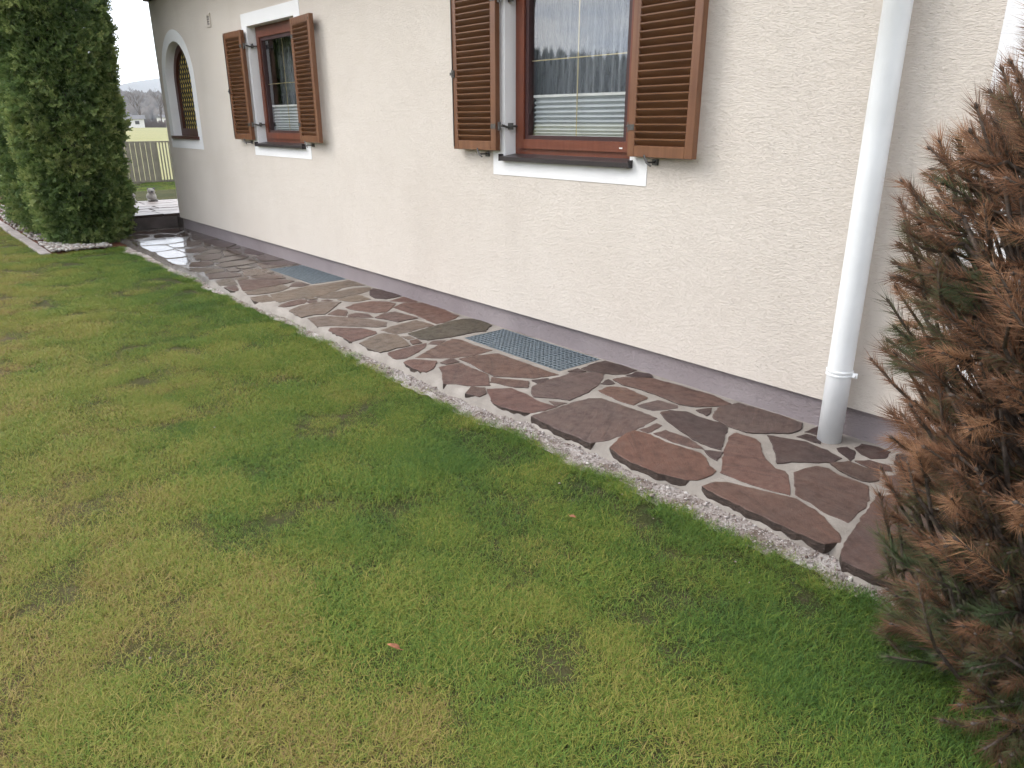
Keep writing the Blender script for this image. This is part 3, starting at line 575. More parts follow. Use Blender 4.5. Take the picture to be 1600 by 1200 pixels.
S = rng.uniform(0.0012, 0.0045, len(P)) * np.where(rng.uniform(0, 1, len(P)) < 0.05, 2.6, 1.0)
tag(pebbles('mortar_crumbs', np.array(P), S, M['chips'], 0.7), 'pale mortar crumbs and gravel between lawn and flagstone path', 'gravel', kind='stuff')

# ================================================================== the house
WX = 3.5; Y_END, Y_START = 11.72, -2.6; Z0, Z1 = 0.155, 3.20
house = tag(empty('house', (WX, 4.5, 0)), 'cream plastered house with brown shuttered windows and mauve plinth', 'house')
bpy.context.view_layer.update()
def hp(name, mb, mat, parent=house, smooth=False):
    """part built in world coordinates and parented to the house or one of its parts"""
    me = mb.mesh(name, smooth) if isinstance(mb, MB) else mb
    base = Vector((0, 0, 0)); p = parent
    while p is not None: base += p.location; p = p.parent
    me.transform(Matrix.Translation(-base)); return link(name, me, mat, parent)
WIN = [3.585, 7.895]; HW = 0.575; WZ0, WZ1 = 1.275, 2.462
AC, AHW, AZ0, AZS = 10.93, 0.50, 1.31, 1.98            # arched opening: centre, half width, sill, springing
def arch_top(y, hw=AHW, zs=AZS):
    d = min(1.0, abs(y - AC) / hw); return zs + hw * 1.02 * math.sqrt(max(0, 1 - d*d))
brk = {Y_START, Y_END}
for w in WIN: brk |= {w - HW, w + HW}
NA = 24; arch_ys = [AC - AHW * math.cos(math.pi * i / NA) for i in range(NA + 1)]; brk |= set(arch_ys)
brk |= {Y_START + i * 0.5 for i in range(28)}
brk = sorted(brk); m = MB()
def q(mb, a, b, c, d): mb.add([a, b, c, d], [(0, 1, 2, 3)])
for y0, y1 in zip(brk, brk[1:]):
    if y1 - y0 < 1e-5: continue
    ym = (y0 + y1) / 2; op = None
    for w in WIN:
        if abs(ym - w) < HW: op = (WZ0, WZ1, WZ1)
    if abs(ym - AC) < AHW: op = (AZ0, arch_top(y0), arch_top(y1))
    if op is None: q(m, (WX, y0, Z0), (WX, y0, Z1), (WX, y1, Z1), (WX, y1, Z0))
    else:
        q(m, (WX, y0, Z0), (WX, y0, op[0]), (WX, y1, op[0]), (WX, y1, Z0)); q(m, (WX, y0, op[1]), (WX, y0, Z1), (WX, y1, Z1), (WX, y1, op[2]))
# underside, gable ends and back
q(m, (WX, Y_START, Z0), (WX, Y_END, Z0), (WX+0.10, Y_END, Z0), (WX+0.10, Y_START, Z0))
q(m, (WX, Y_END, Z0), (WX, Y_END, Z1), (12.5, Y_END, Z1), (12.5, Y_END, Z0)); q(m, (WX, Y_START, Z0), (12.5, Y_START, Z0), (12.5, Y_START, Z1), (WX, Y_START, Z1))
q(m, (12.5, Y_START, Z0), (12.5, Y_END, Z0), (12.5, Y_END, Z1), (12.5, Y_START, Z1))
m.add([(WX, Y_END, Z1), (12.5, Y_END, Z1), (8.0, Y_END, 5.2)], [(0, 2, 1)]); m.add([(WX, Y_START, Z1), (12.5, Y_START, Z1), (8.0, Y_START, 5.2)], [(0, 1, 2)])
wall = hp('wall', m, M['plaster'])
m = MB().box((WX+0.028, Y_START+0.03, -0.3), (WX+0.3, Y_END-0.03, Z0-0.002)); m.box((WX+0.3, Y_END-0.33, -0.3), (12.4, Y_END-0.028, Z0-0.002)); hp('plinth', m, M['plinth'])
# dark interior shell
m = MB(); q(m, (5.2, Y_START+.1, 0.2), (5.2, Y_END-.1, 0.2), (5.2, Y_END-.1, 3.0), (5.2, Y_START+.1, 3.0)); q(m, (WX+.11, Y_START+.1, 0.21), (5.2, Y_START+.1, 0.21), (5.2, Y_END-.1, 0.21), (WX+.11, Y_END-.1, 0.21)); q(m, (WX+.11, Y_START+.1, 3.0), (WX+.11, Y_END-.1, 3.0), (5.2, Y_END-.1, 3.0), (5.2, Y_START+.1, 3.0))
for yy_ in (5.7, 9.6): m.box((WX+.13, yy_, 0.22), (5.19, yy_+.1, 2.99))
hp('inner_wall', m, M['room'])
# roof with overhanging eaves
RO = 0.42; m = MB(); ez = Z1 - 0.03
for sgn, xa, xb in ((1, WX - RO, 8.0), (-1, 12.5 + RO, 8.0)):
    za = Z1 + 0.02; zb = 5.32; th = 0.10
    ya, yb = Y_START - 0.4, Y_END + 0.22
    m.add([(xa, ya, za), (xa, yb, za), (xb, yb, zb), (xb, ya, zb), (xa, ya, za+th), (xa, yb, za+th), (xb, yb, zb+th), (xb, ya, zb+th)], [(0,1,2,3), (4,7,6,5), (0,4,5,1), (1,5,6,2), (3,2,6,7), (0,3,7,4)])
roof = hp('roof', m, M['tile'])
m0 = None
for i in range(18):
    y = Y_END + 0.12 - i * 0.86
    mm = MB().box((WX - RO + 0.03, y - 0.05, Z1 - 0.07), (WX + 0.02, y + 0.05, Z1 + 0.018)); hp('rafter_end', mm, M['dark_wood'], roof)
m = MB().tube([(WX - RO - 0.05, Y_START - 0.4, Z1 + 0.04), (WX - RO - 0.05, Y_END + 0.22, Z1 + 0.04)], 0.06, 12); hp('gutter', m, M['sill'], roof, True)
hp('wall_plate', MB().box((WX - 0.07, Y_START - 0.3, 3.035), (WX - 0.001, Y_END - 0.01, 3.13)), M['dark_wood'], roof)
# ------------------------------------------------------------------ windows with shutters
def ring_box(mb, x0, x1, y0, y1, z0, z1, w, wb=None):
    wb = wb if wb is not None else w
    mb.box((x0, y0, z0), (x1, y0 + w, z1)).box((x0, y1 - w, z0), (x1, y1, z1)).box((x0, y0 + w, z0), (x1, y1 - w, z0 + wb)).box((x0, y0 + w, z1 - w), (x1, y1 - w, z1))
SLAT = None
def window(yc, labels):
    y0, y1 = yc - HW, yc + HW; fx = WX + 0.092
    m = MB(); ring_box(m, fx, fx + 0.07, y0 + 0.002, y1 - 0.002, WZ0 + 0.004, WZ1 - 0.002, 0.055, 0.065)
    win = hp('window', m, M['frame'])
    m = MB(); ring_box(m, fx - 0.018, fx + 0.05, y0 + 0.040, y1 - 0.040, WZ0 + 0.048, WZ1 - 0.045, 0.066, 0.062); hp('sash', m, M['frame'], win)
    a0, a1, b0, b1 = y0 + 0.106, y1 - 0.106, WZ0 + 0.110, WZ1 - 0.111
    m = MB(); ring_box(m, fx - 0.004, fx + 0.04, a0 - 0.0, a1 + 0.0, b0, b1, 0.034, 0.026); hp('glazing_bead', m, M['sash_edge'], win)
    gx = fx + 0.018
    m = MB(); q(m, (gx, a0 + 0.03, b0 + 0.022), (gx, a0 + 0.03, b1 - 0.03), (gx, a1 - 0.03, b1 - 0.03), (gx, a1 - 0.03, b0 + 0.022)); hp('pane', m, M['glass'], win)
    zc = 1.885
    hp('glazing_bar', MB().box((gx + 0.008, yc - 0.0035, b0 + 0.022), (gx + 0.012, yc + 0.0035, b1 - 0.03)), M['gold'], win)
    hp('glazing_bar', MB().box((gx + 0.0085, a0 + 0.03, zc - 0.003), (gx + 0.0125, a1 - 0.03, zc + 0.003)), M['gold'], win)
    # pleated blind on the lower third
    m = MB(); zb0, zb1 = b0 + 0.025, 1.655; n = 9; bx = gx + 0.03
    vs = []; 
    for i in range(2*n + 1):
        z = zb0 + (zb1 - zb0) * (i / (2*n))**1.25; vs += [(bx + (0.022 if i % 2 else 0.0), a0 + 0.045, z), (bx + (0.022 if i % 2 else 0.0), a1 - 0.035, z)]
    m.add(vs, [(2*i, 2*i+1, 2*i+3, 2*i+2) for i in range(2*n)]); bl = hp('blind', m, M['blind'], win)
    hp('blind_rail', MB().box((bx - 0.006, a0 + 0.045, zb1), (bx + 0.026, a1 - 0.035, zb1 + 0.016)), M['tag'], win)
    # sheer curtain in soft folds
    n = 90; vs = []
    for i in range(n + 1):
        y = y0 - 0.05 + (y1 - y0 + 0.1) * i / n; x = WX + 0.33 + 0.022 * math.sin(i * 1.15) + 0.01 * math.sin(i * 0.37); vs += [(x, y, 1.0), (x, y, WZ1 + 0.15)]
    hp('curtain', MB().add(vs, [(2*i, 2*i+1, 2*i+3, 2*i+2) for i in range(n)]), M['curtain'], win, True)
    # metal sill with a turned-down nose
    m = MB(); s0, s1 = y0 - 0.02, y1 + 0.02
    prof = [(fx - 0.001, WZ0 + 0.012), (WX - 0.045, WZ0 - 0.006), (WX - 0.045, WZ0 - 0.034), (WX - 0.040, WZ0 - 0.034), (WX - 0.040, WZ0 - 0.012), (fx - 0.001, WZ0 + 0.003)]
    vs = [(x, s, z) for s in (s0, s1) for x, z in prof]; n = len(prof)
    m.add(vs, [(i, (i+1) % n, n+(i+1) % n, n+i) for i in range(n)] + [tuple(range(n))[::-1], tuple(range(n, 2*n))])
    for s in (s0 - 0.004, s1): m.box((WX - 0.047, s, WZ0 - 0.036), (WX + 0.02, s + 0.004, WZ0 + 0.010))
    hp('sill', m, M['sill'], win)
    # white painted surround and reveal
    m = MB(); t0, t1, u0, u1 = yc - 0.708, yc + 0.708, 1.142, 2.588; e = 0.004
    m.box((WX - e, t0, u0), (WX + 0.02, t1, WZ0 - 0.001)).box((WX - e, t0, WZ1), (WX + 0.02, t1, u1)).box((WX - e, t0, WZ0 - 0.001), (WX + 0.02, y0, WZ1)).box((WX - e, y1, WZ0 - 0.001), (WX + 0.02, t1, WZ1))
    q(m, (WX + 0.02, y0, WZ0), (WX + 0.02, y0, WZ1), (WX + 0.17, y0, WZ1), (WX + 0.17, y0, WZ0)); q(m, (WX + 0.02, y1, WZ0), (WX + 0.17, y1, WZ0), (WX + 0.17, y1, WZ1), (WX + 0.02, y1, WZ1))
    q(m, (WX + 0.02, y0, WZ1), (WX + 0.02, y1, WZ1), (WX + 0.17, y1, WZ1), (WX + 0.17, y0, WZ1)); q(m, (WX + 0.02, y0, WZ0), (WX + 0.17, y0, WZ0), (WX + 0.17, y1, WZ0), (WX + 0.02, y1, WZ0))
    hp('surround', m, M['white_plaster'], win)
    hp('name_tag', MB().box((fx - 0.0205, y0 + 0.13, WZ0 + 0.068), (fx - 0.0185, y0 + 0.155, WZ0 + 0.076)), M['tag'], win)
    # shutters: built closed-side at the local origin (hinge axis), opened back against the wall
    for side in (1, -1):
        global SLAT
        W, T, B0, B1 = 0.492, 0.042, 1.308, 2.428
        hinge_y = yc + side * (HW + 0.025); hx = WX - 0.028 if side > 0 else WX - 0.018
        ang = R(0.5) if side > 0 else R(4.5)
        m = MB(); st = 0.056
        m.cbox((-T, 0, B0), (0, st, B1), 0.003).cbox((-T, W - st, B0), (0, W, B1), 0.003).cbox((-T + 0.001, st, B0), (-0.001, W - st, B0 + 0.062), 0.003).cbox((-T + 0.001, st, B1 - 0.056), (-0.001, W - st, B1), 0.003)
        me = m.mesh('shutter'); sh = link('shutter', me, M['shutter'], house); sh.location = Vector((hx, hinge_y, 0)) - house.location
        if side < 0: me.transform(Matrix.Scale(-1, 4, (0, 1, 0))); me.flip_normals()
        sh.rotation_euler = (0, 0, side * ang)
        if SLAT is None:
            bm_ = MB(); L = W - 2*st + 0.006
            pr = [(-0.020, 0.021), (-0.020, 0.014), (0.012, -0.021), (0.016, -0.020), (0.018, -0.015), (-0.014, 0.022)]
            vs = [(x, s, z) for s in (-L/2, L/2) for x, z in pr]; k = len(pr)
            SLAT = bm_.add(vs, [(i, k+i, k+(i+1) % k, (i+1) % k) for i in range(k)] + [tuple(range(k)), tuple(range(2*k-1, k-1, -1))]).mesh('slat')
        NS = 25; z0s, z1s = B0 + 0.080, B1 - 0.078
        for i in range(NS):
            link('slat', SLAT, M['slat'], sh, (-T/2 - 0.003, side * W / 2, z0s + (z1s - z0s) * i / (NS - 1)))
        # strap hinges with a cranked arm to the window frame
        for zh in (1.47, 2.27):
            mh = MB(); s = side
            mh.box((-0.046, min(0, s*0.05), zh - 0.016), (-0.0425, max(0, s*0.05), zh + 0.016)).tube([(-0.02, -s*0.012, zh - 0.028), (-0.02, -s*0.012, zh + 0.028)], 0.011, 8)
            mh.tube([(-0.02, -s*0.012, zh), (-0.012, -s*0.035, zh + 0.006), (0.03, -s*0.045, zh - 0.006), (0.075, -s*0.05, zh)], 0.008, 6).box((0.05, min(-s*0.02, -s*0.075), zh - 0.022), (0.058, max(-s*0.02, -s*0.075), zh + 0.022)).tube([(0.06, -s*0.048, zh), (0.125, -s*0.05, zh)], 0.007, 6)
            mh.build('hinge', M['iron'], sh)
        if side > 0:
            ml = MB().box((-T - 0.010, W - 0.035, 1.80), (-T - 0.0005, W - 0.005, 1.85)).box((-T - 0.014, W - 0.026, 1.815), (-T - 0.010, W + 0.008, 1.835)).box((-T - 0.006, W - 0.014, B0 + 0.02), (-T - 0.0008, W - 0.008, 1.80)).box((-T - 0.006, W - 0.014, 1.85), (-T - 0.0008, W - 0.008, B1 - 0.02))
            ml.build('latch', M['iron'], sh)
        else:
            MB().cbox((-T - 0.004, -W + 0.024, B1 - 0.048), (-T - 0.0005, -W + 0.036, B1 - 0.030), 0.001).build('bolt', M['iron'], sh)
        # wall-mounted hold-back under the leaf
        yk = hinge_y + side * 0.17; mk = MB()
        mk.tube([(WX + 0.01, yk, B0 - 0.028), (WX - 0.085, yk, B0 - 0.028)], 0.006, 6).box((WX - 0.012, yk - 0.02, B0 - 0.045), (WX - 0.002, yk + 0.02, B0 - 0.012))
        mk.tube([(WX - 0.083, yk - 0.03, B0 - 0.045), (WX - 0.085, yk, B0 - 0.028), (WX - 0.085, yk + 0.022, B0 + 0.012)], 0.006, 6); hp('hold_back', mk, M['iron'], house)
    return win
window(WIN[0], None); window(WIN[1], None)
# ------------------------------------------------------------------ arched window
fx = WX + 0.105; N = 28
def arch_loop(hw, z0, zs, k=1.02):
    pts = [(AC - hw, z0)] + [(AC - hw * math.cos(math.pi * i / N), zs + hw * k * math.sin(math.pi * i / N)) for i in range(N + 1)] + [(AC + hw, z0)]
    return pts
def arch_ring(mb, outer, inner, x0, x1):
    n = len(outer); vs = [(x0, y, z) for y, z in outer] + [(x0, y, z) for y, z in inner] + [(x1, y, z) for y, z in outer] + [(x1, y, z) for y, z in inner]; fs = []
    for i in range(n):
        j = (i + 1) % n; fs += [(i, j, n+j, n+i), (n+i, n+j, 3*n+j, 3*n+i), (i, 2*n+i, 2*n+j, j)]
    mb.add(vs, fs)
m = MB(); arch_ring(m, arch_loop(AHW, AZ0, AZS), arch_loop(AHW - 0.09, AZ0 + 0.10, AZS), fx, fx + 0.08); arch = hp('arched_window', m, M['dark_arch'])
m = MB(); o_, i_ = arch_loop(0.64, 1.155, AZS), arch_loop(AHW, AZ0, AZS)
arch_ring(m, o_, i_, WX - 0.004, WX + 0.02)
n = len(i_); m.add([(WX + 0.02, y, z) for y, z in i_] + [(fx + 0.03, y, z) for y, z in i_], [(i, (i+1) % n, n+(i+1) % n, n+i) for i in range(n)]); hp('surround', m, M['white_plaster'], arch)
pl = arch_loop(AHW - 0.07, AZ0 + 0.08, AZS); m = MB(); m.add([(fx + 0.045, y, z) for y, z in pl] , [tuple(range(len(pl)))]); hp('pane', m, M['yglass'], arch)
m = MB(); ym0, ym1 = AC - AHW + 0.09, AC + AHW - 0.09; stp = 0.085
def clip_seg(p, d):
    """longest run of the line p + t d inside the glazed arch"""
    ts = [t * 0.01 for t in range(-200, 201)]; ins = []
    for t in ts:
        y, z = p[0] + d[0]*t, p[1] + d[1]*t
        top = AZS + (AHW-.08) * math.sqrt(max(0, 1 - min(1, abs(y-AC)/(AHW-.08))**2))
        if abs(y - AC) < AHW - 0.08 and AZ0 + 0.09 < z < top: ins.append(t)
    return (min(ins), max(ins)) if len(ins) > 1 else None
for s in (1, -1):
    for i in range(-16, 17):
        d = (0.58, s * 0.81); p = (AC + i * stp, 1.9); r_ = clip_seg(p, d)
        if r_: m.tube([(fx + 0.036, p[0] + d[0]*t, p[1] + d[1]*t) for t in r_], 0.006, 4)
hp('leading', m, M['lead'], arch)
hp('sill', MB().box((WX - 0.035, AC - AHW - 0.03, AZ0 - 0.035), (fx + 0.0, AC + AHW + 0.03, AZ0 + 0.004)), M['dark_arch'], arch)
# ------------------------------------------------------------------ small fittings on the wall
m = MB(); ring_box(m, WX - 0.012, WX + 0.001, 9.485, 9.605, 2.545, 2.69, 0.022); av = hp('air_vent', m, M['plaster'])
for i in range(4): hp('vent_slat', MB().box((WX - 0.008, 9.508, 2.572 + i*0.025), (WX - 0.002, 9.582, 2.585 + i*0.025)), M['edging'], av)
hp('painted_band', MB().box((WX - 0.004, -0.2, Z0 + 0.004), (WX + 0.02, 1.158, Z1 - 0.002)), M['white_plaster'])
px, py = WX - 0.092, 1.535
m = MB().tube([(px, py, -0.012), (px, py, 0.40), (px, py, 1.2), (px, py, Z1 - 0.05), (WX - RO - 0.05, py, Z1 + 0.03)], 0.0575, 28); pipe = hp('downpipe', m, M['pipe'], house, False)
for p_ in pipe.data.polygons: p_.use_smooth = len(p_.vertices) == 4
def collar(z):
    m = MB().lathe([(0.058, z-0.015), (0.0625, z-0.013), (0.0625, z-0.006), (0.0595, z-0.004), (0.0595, z+0.004), (0.0625, z+0.006), (0.0625, z+0.013), (0.058, z+0.015)], (px, py, 0), 28)
    m.box((px - 0.004, py - 0.088, z - 0.012), (px + 0.004, py - 0.06, z + 0.012)).tube([(px - 0.018, py - 0.076, z), (px + 0.018, py - 0.076, z)], 0.006, 6).tube([(px + 0.05, py, z), (WX + 0.01, py, z)], 0.006, 6); return m
for z in (0.355, 2.3): hp('bracket', collar(z), M['pipe'], pipe)
# ------------------------------------------------------------------ light-well grates
for (a, b, c, d), lab in zip(GRATES, ('galvanised steel grate in the path below the larger, nearer window', 'galvanised steel grate in the path below the farther shuttered rectangular window')):
    g = tag(empty('light_well_grate', ((a+b)/2, (c+d)/2, -0.03)), lab, 'grate', 'light-well grates in the path'); gx_, gy_ = (b-a)/2 - 0.003, (d-c)/2 - 0.003
    m = MB().box((-gx_, -gy_, 0), (-gx_ + 0.004, gy_, 0.029)).box((gx_ - 0.004, -gy_, 0), (gx_, gy_, 0.029)).box((-gx_ + 0.004, -gy_, 0), (gx_ - 0.004, -gy_ + 0.004, 0.029)).box((-gx_ + 0.004, gy_ - 0.004, 0), (gx_ - 0.004, gy_, 0.029)); m.build('frame', M['galv'], g)
    m = MB(); nb = 26
    for i in range(1, nb): y = -gy_ + 2*gy_*i/nb; m.box((-gx_ + 0.004, y - 0.004, 0.0), (gx_ - 0.004, y + 0.004, 0.0285))
    for i in range(1, 10): x = -gx_ + 2*gx_*i/10; m.box((x - 0.005, -gy_ + 0.004, 0.014), (x + 0.005, gy_ - 0.004, 0.0275))
    tag(m.build('bar_grid', M['galv'], g), kind='stuff')
# ================================================================== step and terrace at the end of the path
TZ = 0.20
terr = tag(MB().box((2.78, 11.965, -0.1), (9.0, 14.12, TZ - 0.035)).build('terrace', M['mortar']), kind='structure')
MB().cbox((2.76, 11.925, -0.1), (3.52, 11.962, TZ - 0.04), 0.004).build('step_riser', M['riser'], terr)
MB().add([(3.53, 11.71, -0.1), (3.53, 11.96, -0.1), (3.60, 11.96, -0.1), (3.60, 11.71, -0.1), (3.53, 11.71, 0.14), (3.53, 11.96, TZ-.04), (3.60, 11.96, TZ-.04), (3.60, 11.71, 0.14)], [(0,3,2,1),(4,5,6,7),(0,1,5,4),(1,2,6,5),(2,3,7,6),(3,0,4,7)]).build('step_riser', M['riser'], terr)
y = 11.915; row = 0
while y < 14.0:
    d = rnd.uniform(0.34, 0.5); y1 = min(y + d, 14.15); x = 2.745
    while x < 7.0:
        w = rnd.uniform(0.45, 0.8); g = 0.012
        poly = [(x+g, y+g+rnd.uniform(0, .02)*(row > 0)), (x+w*.5, y+g+rnd.uniform(0, .03)*(row > 0)), (x+w-g, y+g), (x+w-g+rnd.uniform(-.03, .03), y1-g), (x+w*.4, y1-g-rnd.uniform(0, .03)), (x+g+rnd.uniform(-.03, .03)*(x > 2.8), y1-g)]
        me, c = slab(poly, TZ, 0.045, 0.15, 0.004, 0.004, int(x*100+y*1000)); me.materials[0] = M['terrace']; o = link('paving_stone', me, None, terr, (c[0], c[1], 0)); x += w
    y = y1; row += 1
# ------------------------------------------------------------------ planting bed with pebbles and edging
BX0, BX1, BY0, BY1 = 1.60, 2.40, 10.70, 19.5
V = []; F = []
bed = tag(sheet('planting_bed', BX0, 2.76, BY0 + 0.02, BY1, 24, 160, lambda x, y: LAWN_Z + 0.018 + 0.012 * fbm(x, y, 1, 5) - (0.02 if y < BY0 + 0.05 else 0), M['mulch']), kind='structure')
y = BY0
while y < BY1:
    L = rnd.uniform(0.26, 0.34); dx_ = rnd.uniform(-0.008, 0.008)
    o = MB().cbox((-0.055, -L/2 + 0.006, -0.05), (0.055, L/2 - 0.006, 0.028), 0.006).build('edging_stone', M['edging'], bed); o.location = (BX0 - 0.05 + dx_, y + L/2, LAWN_Z + rnd.uniform(-0.004, 0.004)); o.rotation_euler = (rnd.uniform(-.02, .02), rnd.uniform(-.03, .03), rnd.uniform(-.03, .03)); y += L
n = 3200; X = rng.uniform(BX0 + 0.02, BX1, n); Y = np.where(rng.uniform(0, 1, n) < 0.5, rng.uniform(BY0, 11.6, n), rng.uniform(11.0, 17.5, n))
keep = ((X < 2.0) | ((Y < 10.98) & (X < 2.30))) & (rng.uniform(0, 1, n) < np.where(X > 2.05, 0.55, 1)); X, Y = X[keep], Y[keep]
P = np.stack([X, Y, np.full(len(X), LAWN_Z + 0.034) + rng.uniform(0, 0.02, len(X))], 1)
tag(pebbles('pebbles', P, rng.uniform(0.012, 0.03, len(X)), M['pebble'], 0.7), 'pale river pebbles heaped under the columnar conifers', 'pebbles', kind='stuff')
# ------------------------------------------------------------------ columnar thujas: flat scaly sprays over a dark core
def spray_proto(seed):
    r_ = random.Random(seed); V, F, U = [], [], []
    def leaf(p, d, n, L, w):
        d = d.normalized(); s = d.cross(n).normalized() * w; k = len(V)
        V.extend([p, p + d*L*0.6 + s, p + d*L, p + d*L*0.6 - s]); F.extend([(k, k+1, k+2), (k, k+2, k+3)])
    up = Vector((0, 0, 1)); n = Vector((0, 1, 0))
    for i in range(9):
        t = i / 8; p = Vector((0.085*t, 0.02*math.sin(t*3), 0.02*t - 0.04*t*t)); sgn = 1 if i % 2 else -1
        leaf(p, Vector((0.75, r_.uniform(-.25, .25), sgn*(0.75 - 0.35*t))), n + Vector((0, 0, r_.uniform(-.3, .3))), 0.050*(1 - 0.40*t)*r_.uniform(.8, 1.2), 0.0125)
        if i % 4 == 0: leaf(p, Vector((1, r_.uniform(-.5, .5), r_.uniform(-.3, .3))), n, 0.036, 0.010)
    leaf(Vector((0.09, 0, 0.01)), Vector((1, 0, .1)), n, 0.038, 0.012)
    return np.array([v[:] for v in V]), np.array(F)
PROTO = [spray_proto(s) for s in range(5)]
def frames(D, roll):
    """rotation matrices whose x axis is D, rolled"""
    D = D / np.linalg.norm(D, axis=1, keepdims=True); up = np.zeros_like(D); up[:, 2] = 1.0
    S = np.cross(up, D); S /= np.maximum(np.linalg.norm(S, axis=1, keepdims=True), 1e-6); U = np.cross(D, S)
    c, s = np.cos(roll)[:, None], np.sin(roll)[:, None]; return np.stack([D, S*c + U*s, -S*s + U*c], 2)
def scatter(P, D, roll, scale, protos, tint):
    Vs, Fs, Ts = [], [], []; base = 0; which = rng.integers(0, len(protos), len(P))
    for k, (pv, pf) in enumerate(protos):
        idx = np.where(which == k)[0]
        if len(idx) == 0: continue
        Rm = frames(D[idx], roll[idx]); V = np.einsum('nij,vj->nvi', Rm, pv) * scale[idx][:, None, None] + P[idx][:, None, :]
        Fs.append((pf[None] + (np.arange(len(idx)) * len(pv))[:, None, None] + base).reshape(-1, 3)); Vs.append(V.reshape(-1, 3)); base += len(idx) * len(pv)
        Ts.append(np.repeat(tint[idx], len(pv)) + np.tile(np.linspace(-0.12, 0.12, len(pv)), len(idx)))
    return np.concatenate(Vs), np.concatenate(Fs), np.concatenate(Ts)
def thuja(x, y, rad, ht, count, seed, lab):
    t = tag(empty('thuja_tree', (x, y, LAWN_Z)), lab, 'tree', 'columnar thujas in a row')
    def prof(h): u = h / ht; return rad * float(np.interp(h, [0.0, 0.25, 0.65, 1.3, 3.2], [0.66, 0.83, 0.97, 1.0, 1.12])) * (1 - max(0, (u - 0.65) / 0.35)**2.0 * 0.9)
    MB().tube([(0, 0, -0.05), (0.01, 0, 0.5), (0, 0.02, ht*0.5), (0, 0, ht*0.9)], [0.075, 0.06, 0.045, 0.015], 8).build('trunk', M['bark'], t)
    zz = rng.uniform(0.05, ht, count); th = rng.uniform(0, 2*np.pi, count)
    # vertical ribs and pockets make the outline uneven
    th = np.where(rng.uniform(0, 1, count) < 0.5, rng.uniform(-1.77 - 1.75, -1.77 + 1.75, count), th)
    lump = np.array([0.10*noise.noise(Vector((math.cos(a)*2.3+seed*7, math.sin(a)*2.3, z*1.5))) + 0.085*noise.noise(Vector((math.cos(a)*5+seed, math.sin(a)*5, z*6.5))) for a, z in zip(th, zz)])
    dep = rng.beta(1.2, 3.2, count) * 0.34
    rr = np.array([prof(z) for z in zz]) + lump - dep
    P = np.stack([np.cos(th)*rr, np.sin(th)*rr, zz], 1)
    D = np.stack([np.cos(th), np.sin(th), rng.normal(0.35, 0.65, count)], 1); D[:, :2] += rng.normal(0, 0.55, (count, 2)); D[:, 2] -= 0.9 * (zz < 0.25)
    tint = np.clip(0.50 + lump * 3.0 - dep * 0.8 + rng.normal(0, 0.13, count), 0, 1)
    V, F, T = scatter(P, D, rng.normal(0, 1.0, count), rng.uniform(0.5, 1.0, count), PROTO, tint)
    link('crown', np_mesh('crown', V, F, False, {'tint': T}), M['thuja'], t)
    # dense inner twigs so that no daylight shows through the middle
    n = 500; zz = rng.uniform(0.1, ht*0.95, n); th = rng.uniform(0, 2*np.pi, n); m = MB()
    for a, z in zip(th, zz):
        r_ = prof(z) * 0.82; m.tube([(0, 0, z*0.9), (math.cos(a)*r_*.5, math.sin(a)*r_*.5, z*0.95), (math.cos(a)*r_, math.sin(a)*r_, z+0.05)], [0.012, 0.009, 0.004], 3, False)
    m.build('branches', M['bark'], t)
    return t
thuja(2.20, 11.50, 0.60, 5.2, 34000, 1, 'dense columnar thuja nearest the path, its foot in white pebbles')
thuja(2.12, 12.75, 0.58, 4.9, 13000, 2, 'columnar thuja second in the row, just behind the nearest one')
thuja(2.10, 13.95, 0.57, 5.0, 9000, 3, 'columnar thuja third in the row, by the left picture edge')
# ------------------------------------------------------------------ the browned dwarf pine at the right
PINE = Vector((2.30, 0.30, LAWN_Z))
pine = tag(empty('dwarf_pine', PINE), 'bushy dwarf pine with browned needles at the right edge', 'shrub')
PROF = [(0.0, 0.44), (0.15, 0.44), (0.45, 0.46), (0.75, 0.535), (0.98, 0.56), (1.2, 0.565), (1.4, 0.54), (1.55, 0.48), (1.72, 0.45), (1.88, 0.38), (2.04, 0.28), (2.2, 0.13), (2.3, 0.04)]
def pine_r(z): return float(np.interp(z, [p[0] for p in PROF], [p[1] for p in PROF]))
def needle_mesh(bases, dirs, lens, wid, tint, bendv):
    n = len(bases); D = dirs / np.linalg.norm(dirs, axis=1, keepdims=True); A = np.cross(D, np.array([0.31, 0.55, 0.77])); A /= np.linalg.norm(A, axis=1, keepdims=True); B = np.cross(D, A)
    V = np.zeros((n, 4, 3))
    for k in range(3): a = 2*np.pi*k/3; V[:, k] = bases + (A*np.cos(a) + B*np.sin(a)) * wid[:, None]
    V[:, 3] = bases + D*lens[:, None] + bendv
    F = (np.array([(0, 1, 3), (1, 2, 3), (2, 0, 3)])[None] + (np.arange(n)*4)[:, None, None]).reshape(-1, 3); return V.reshape(-1, 3), F, np.repeat(tint, 4)
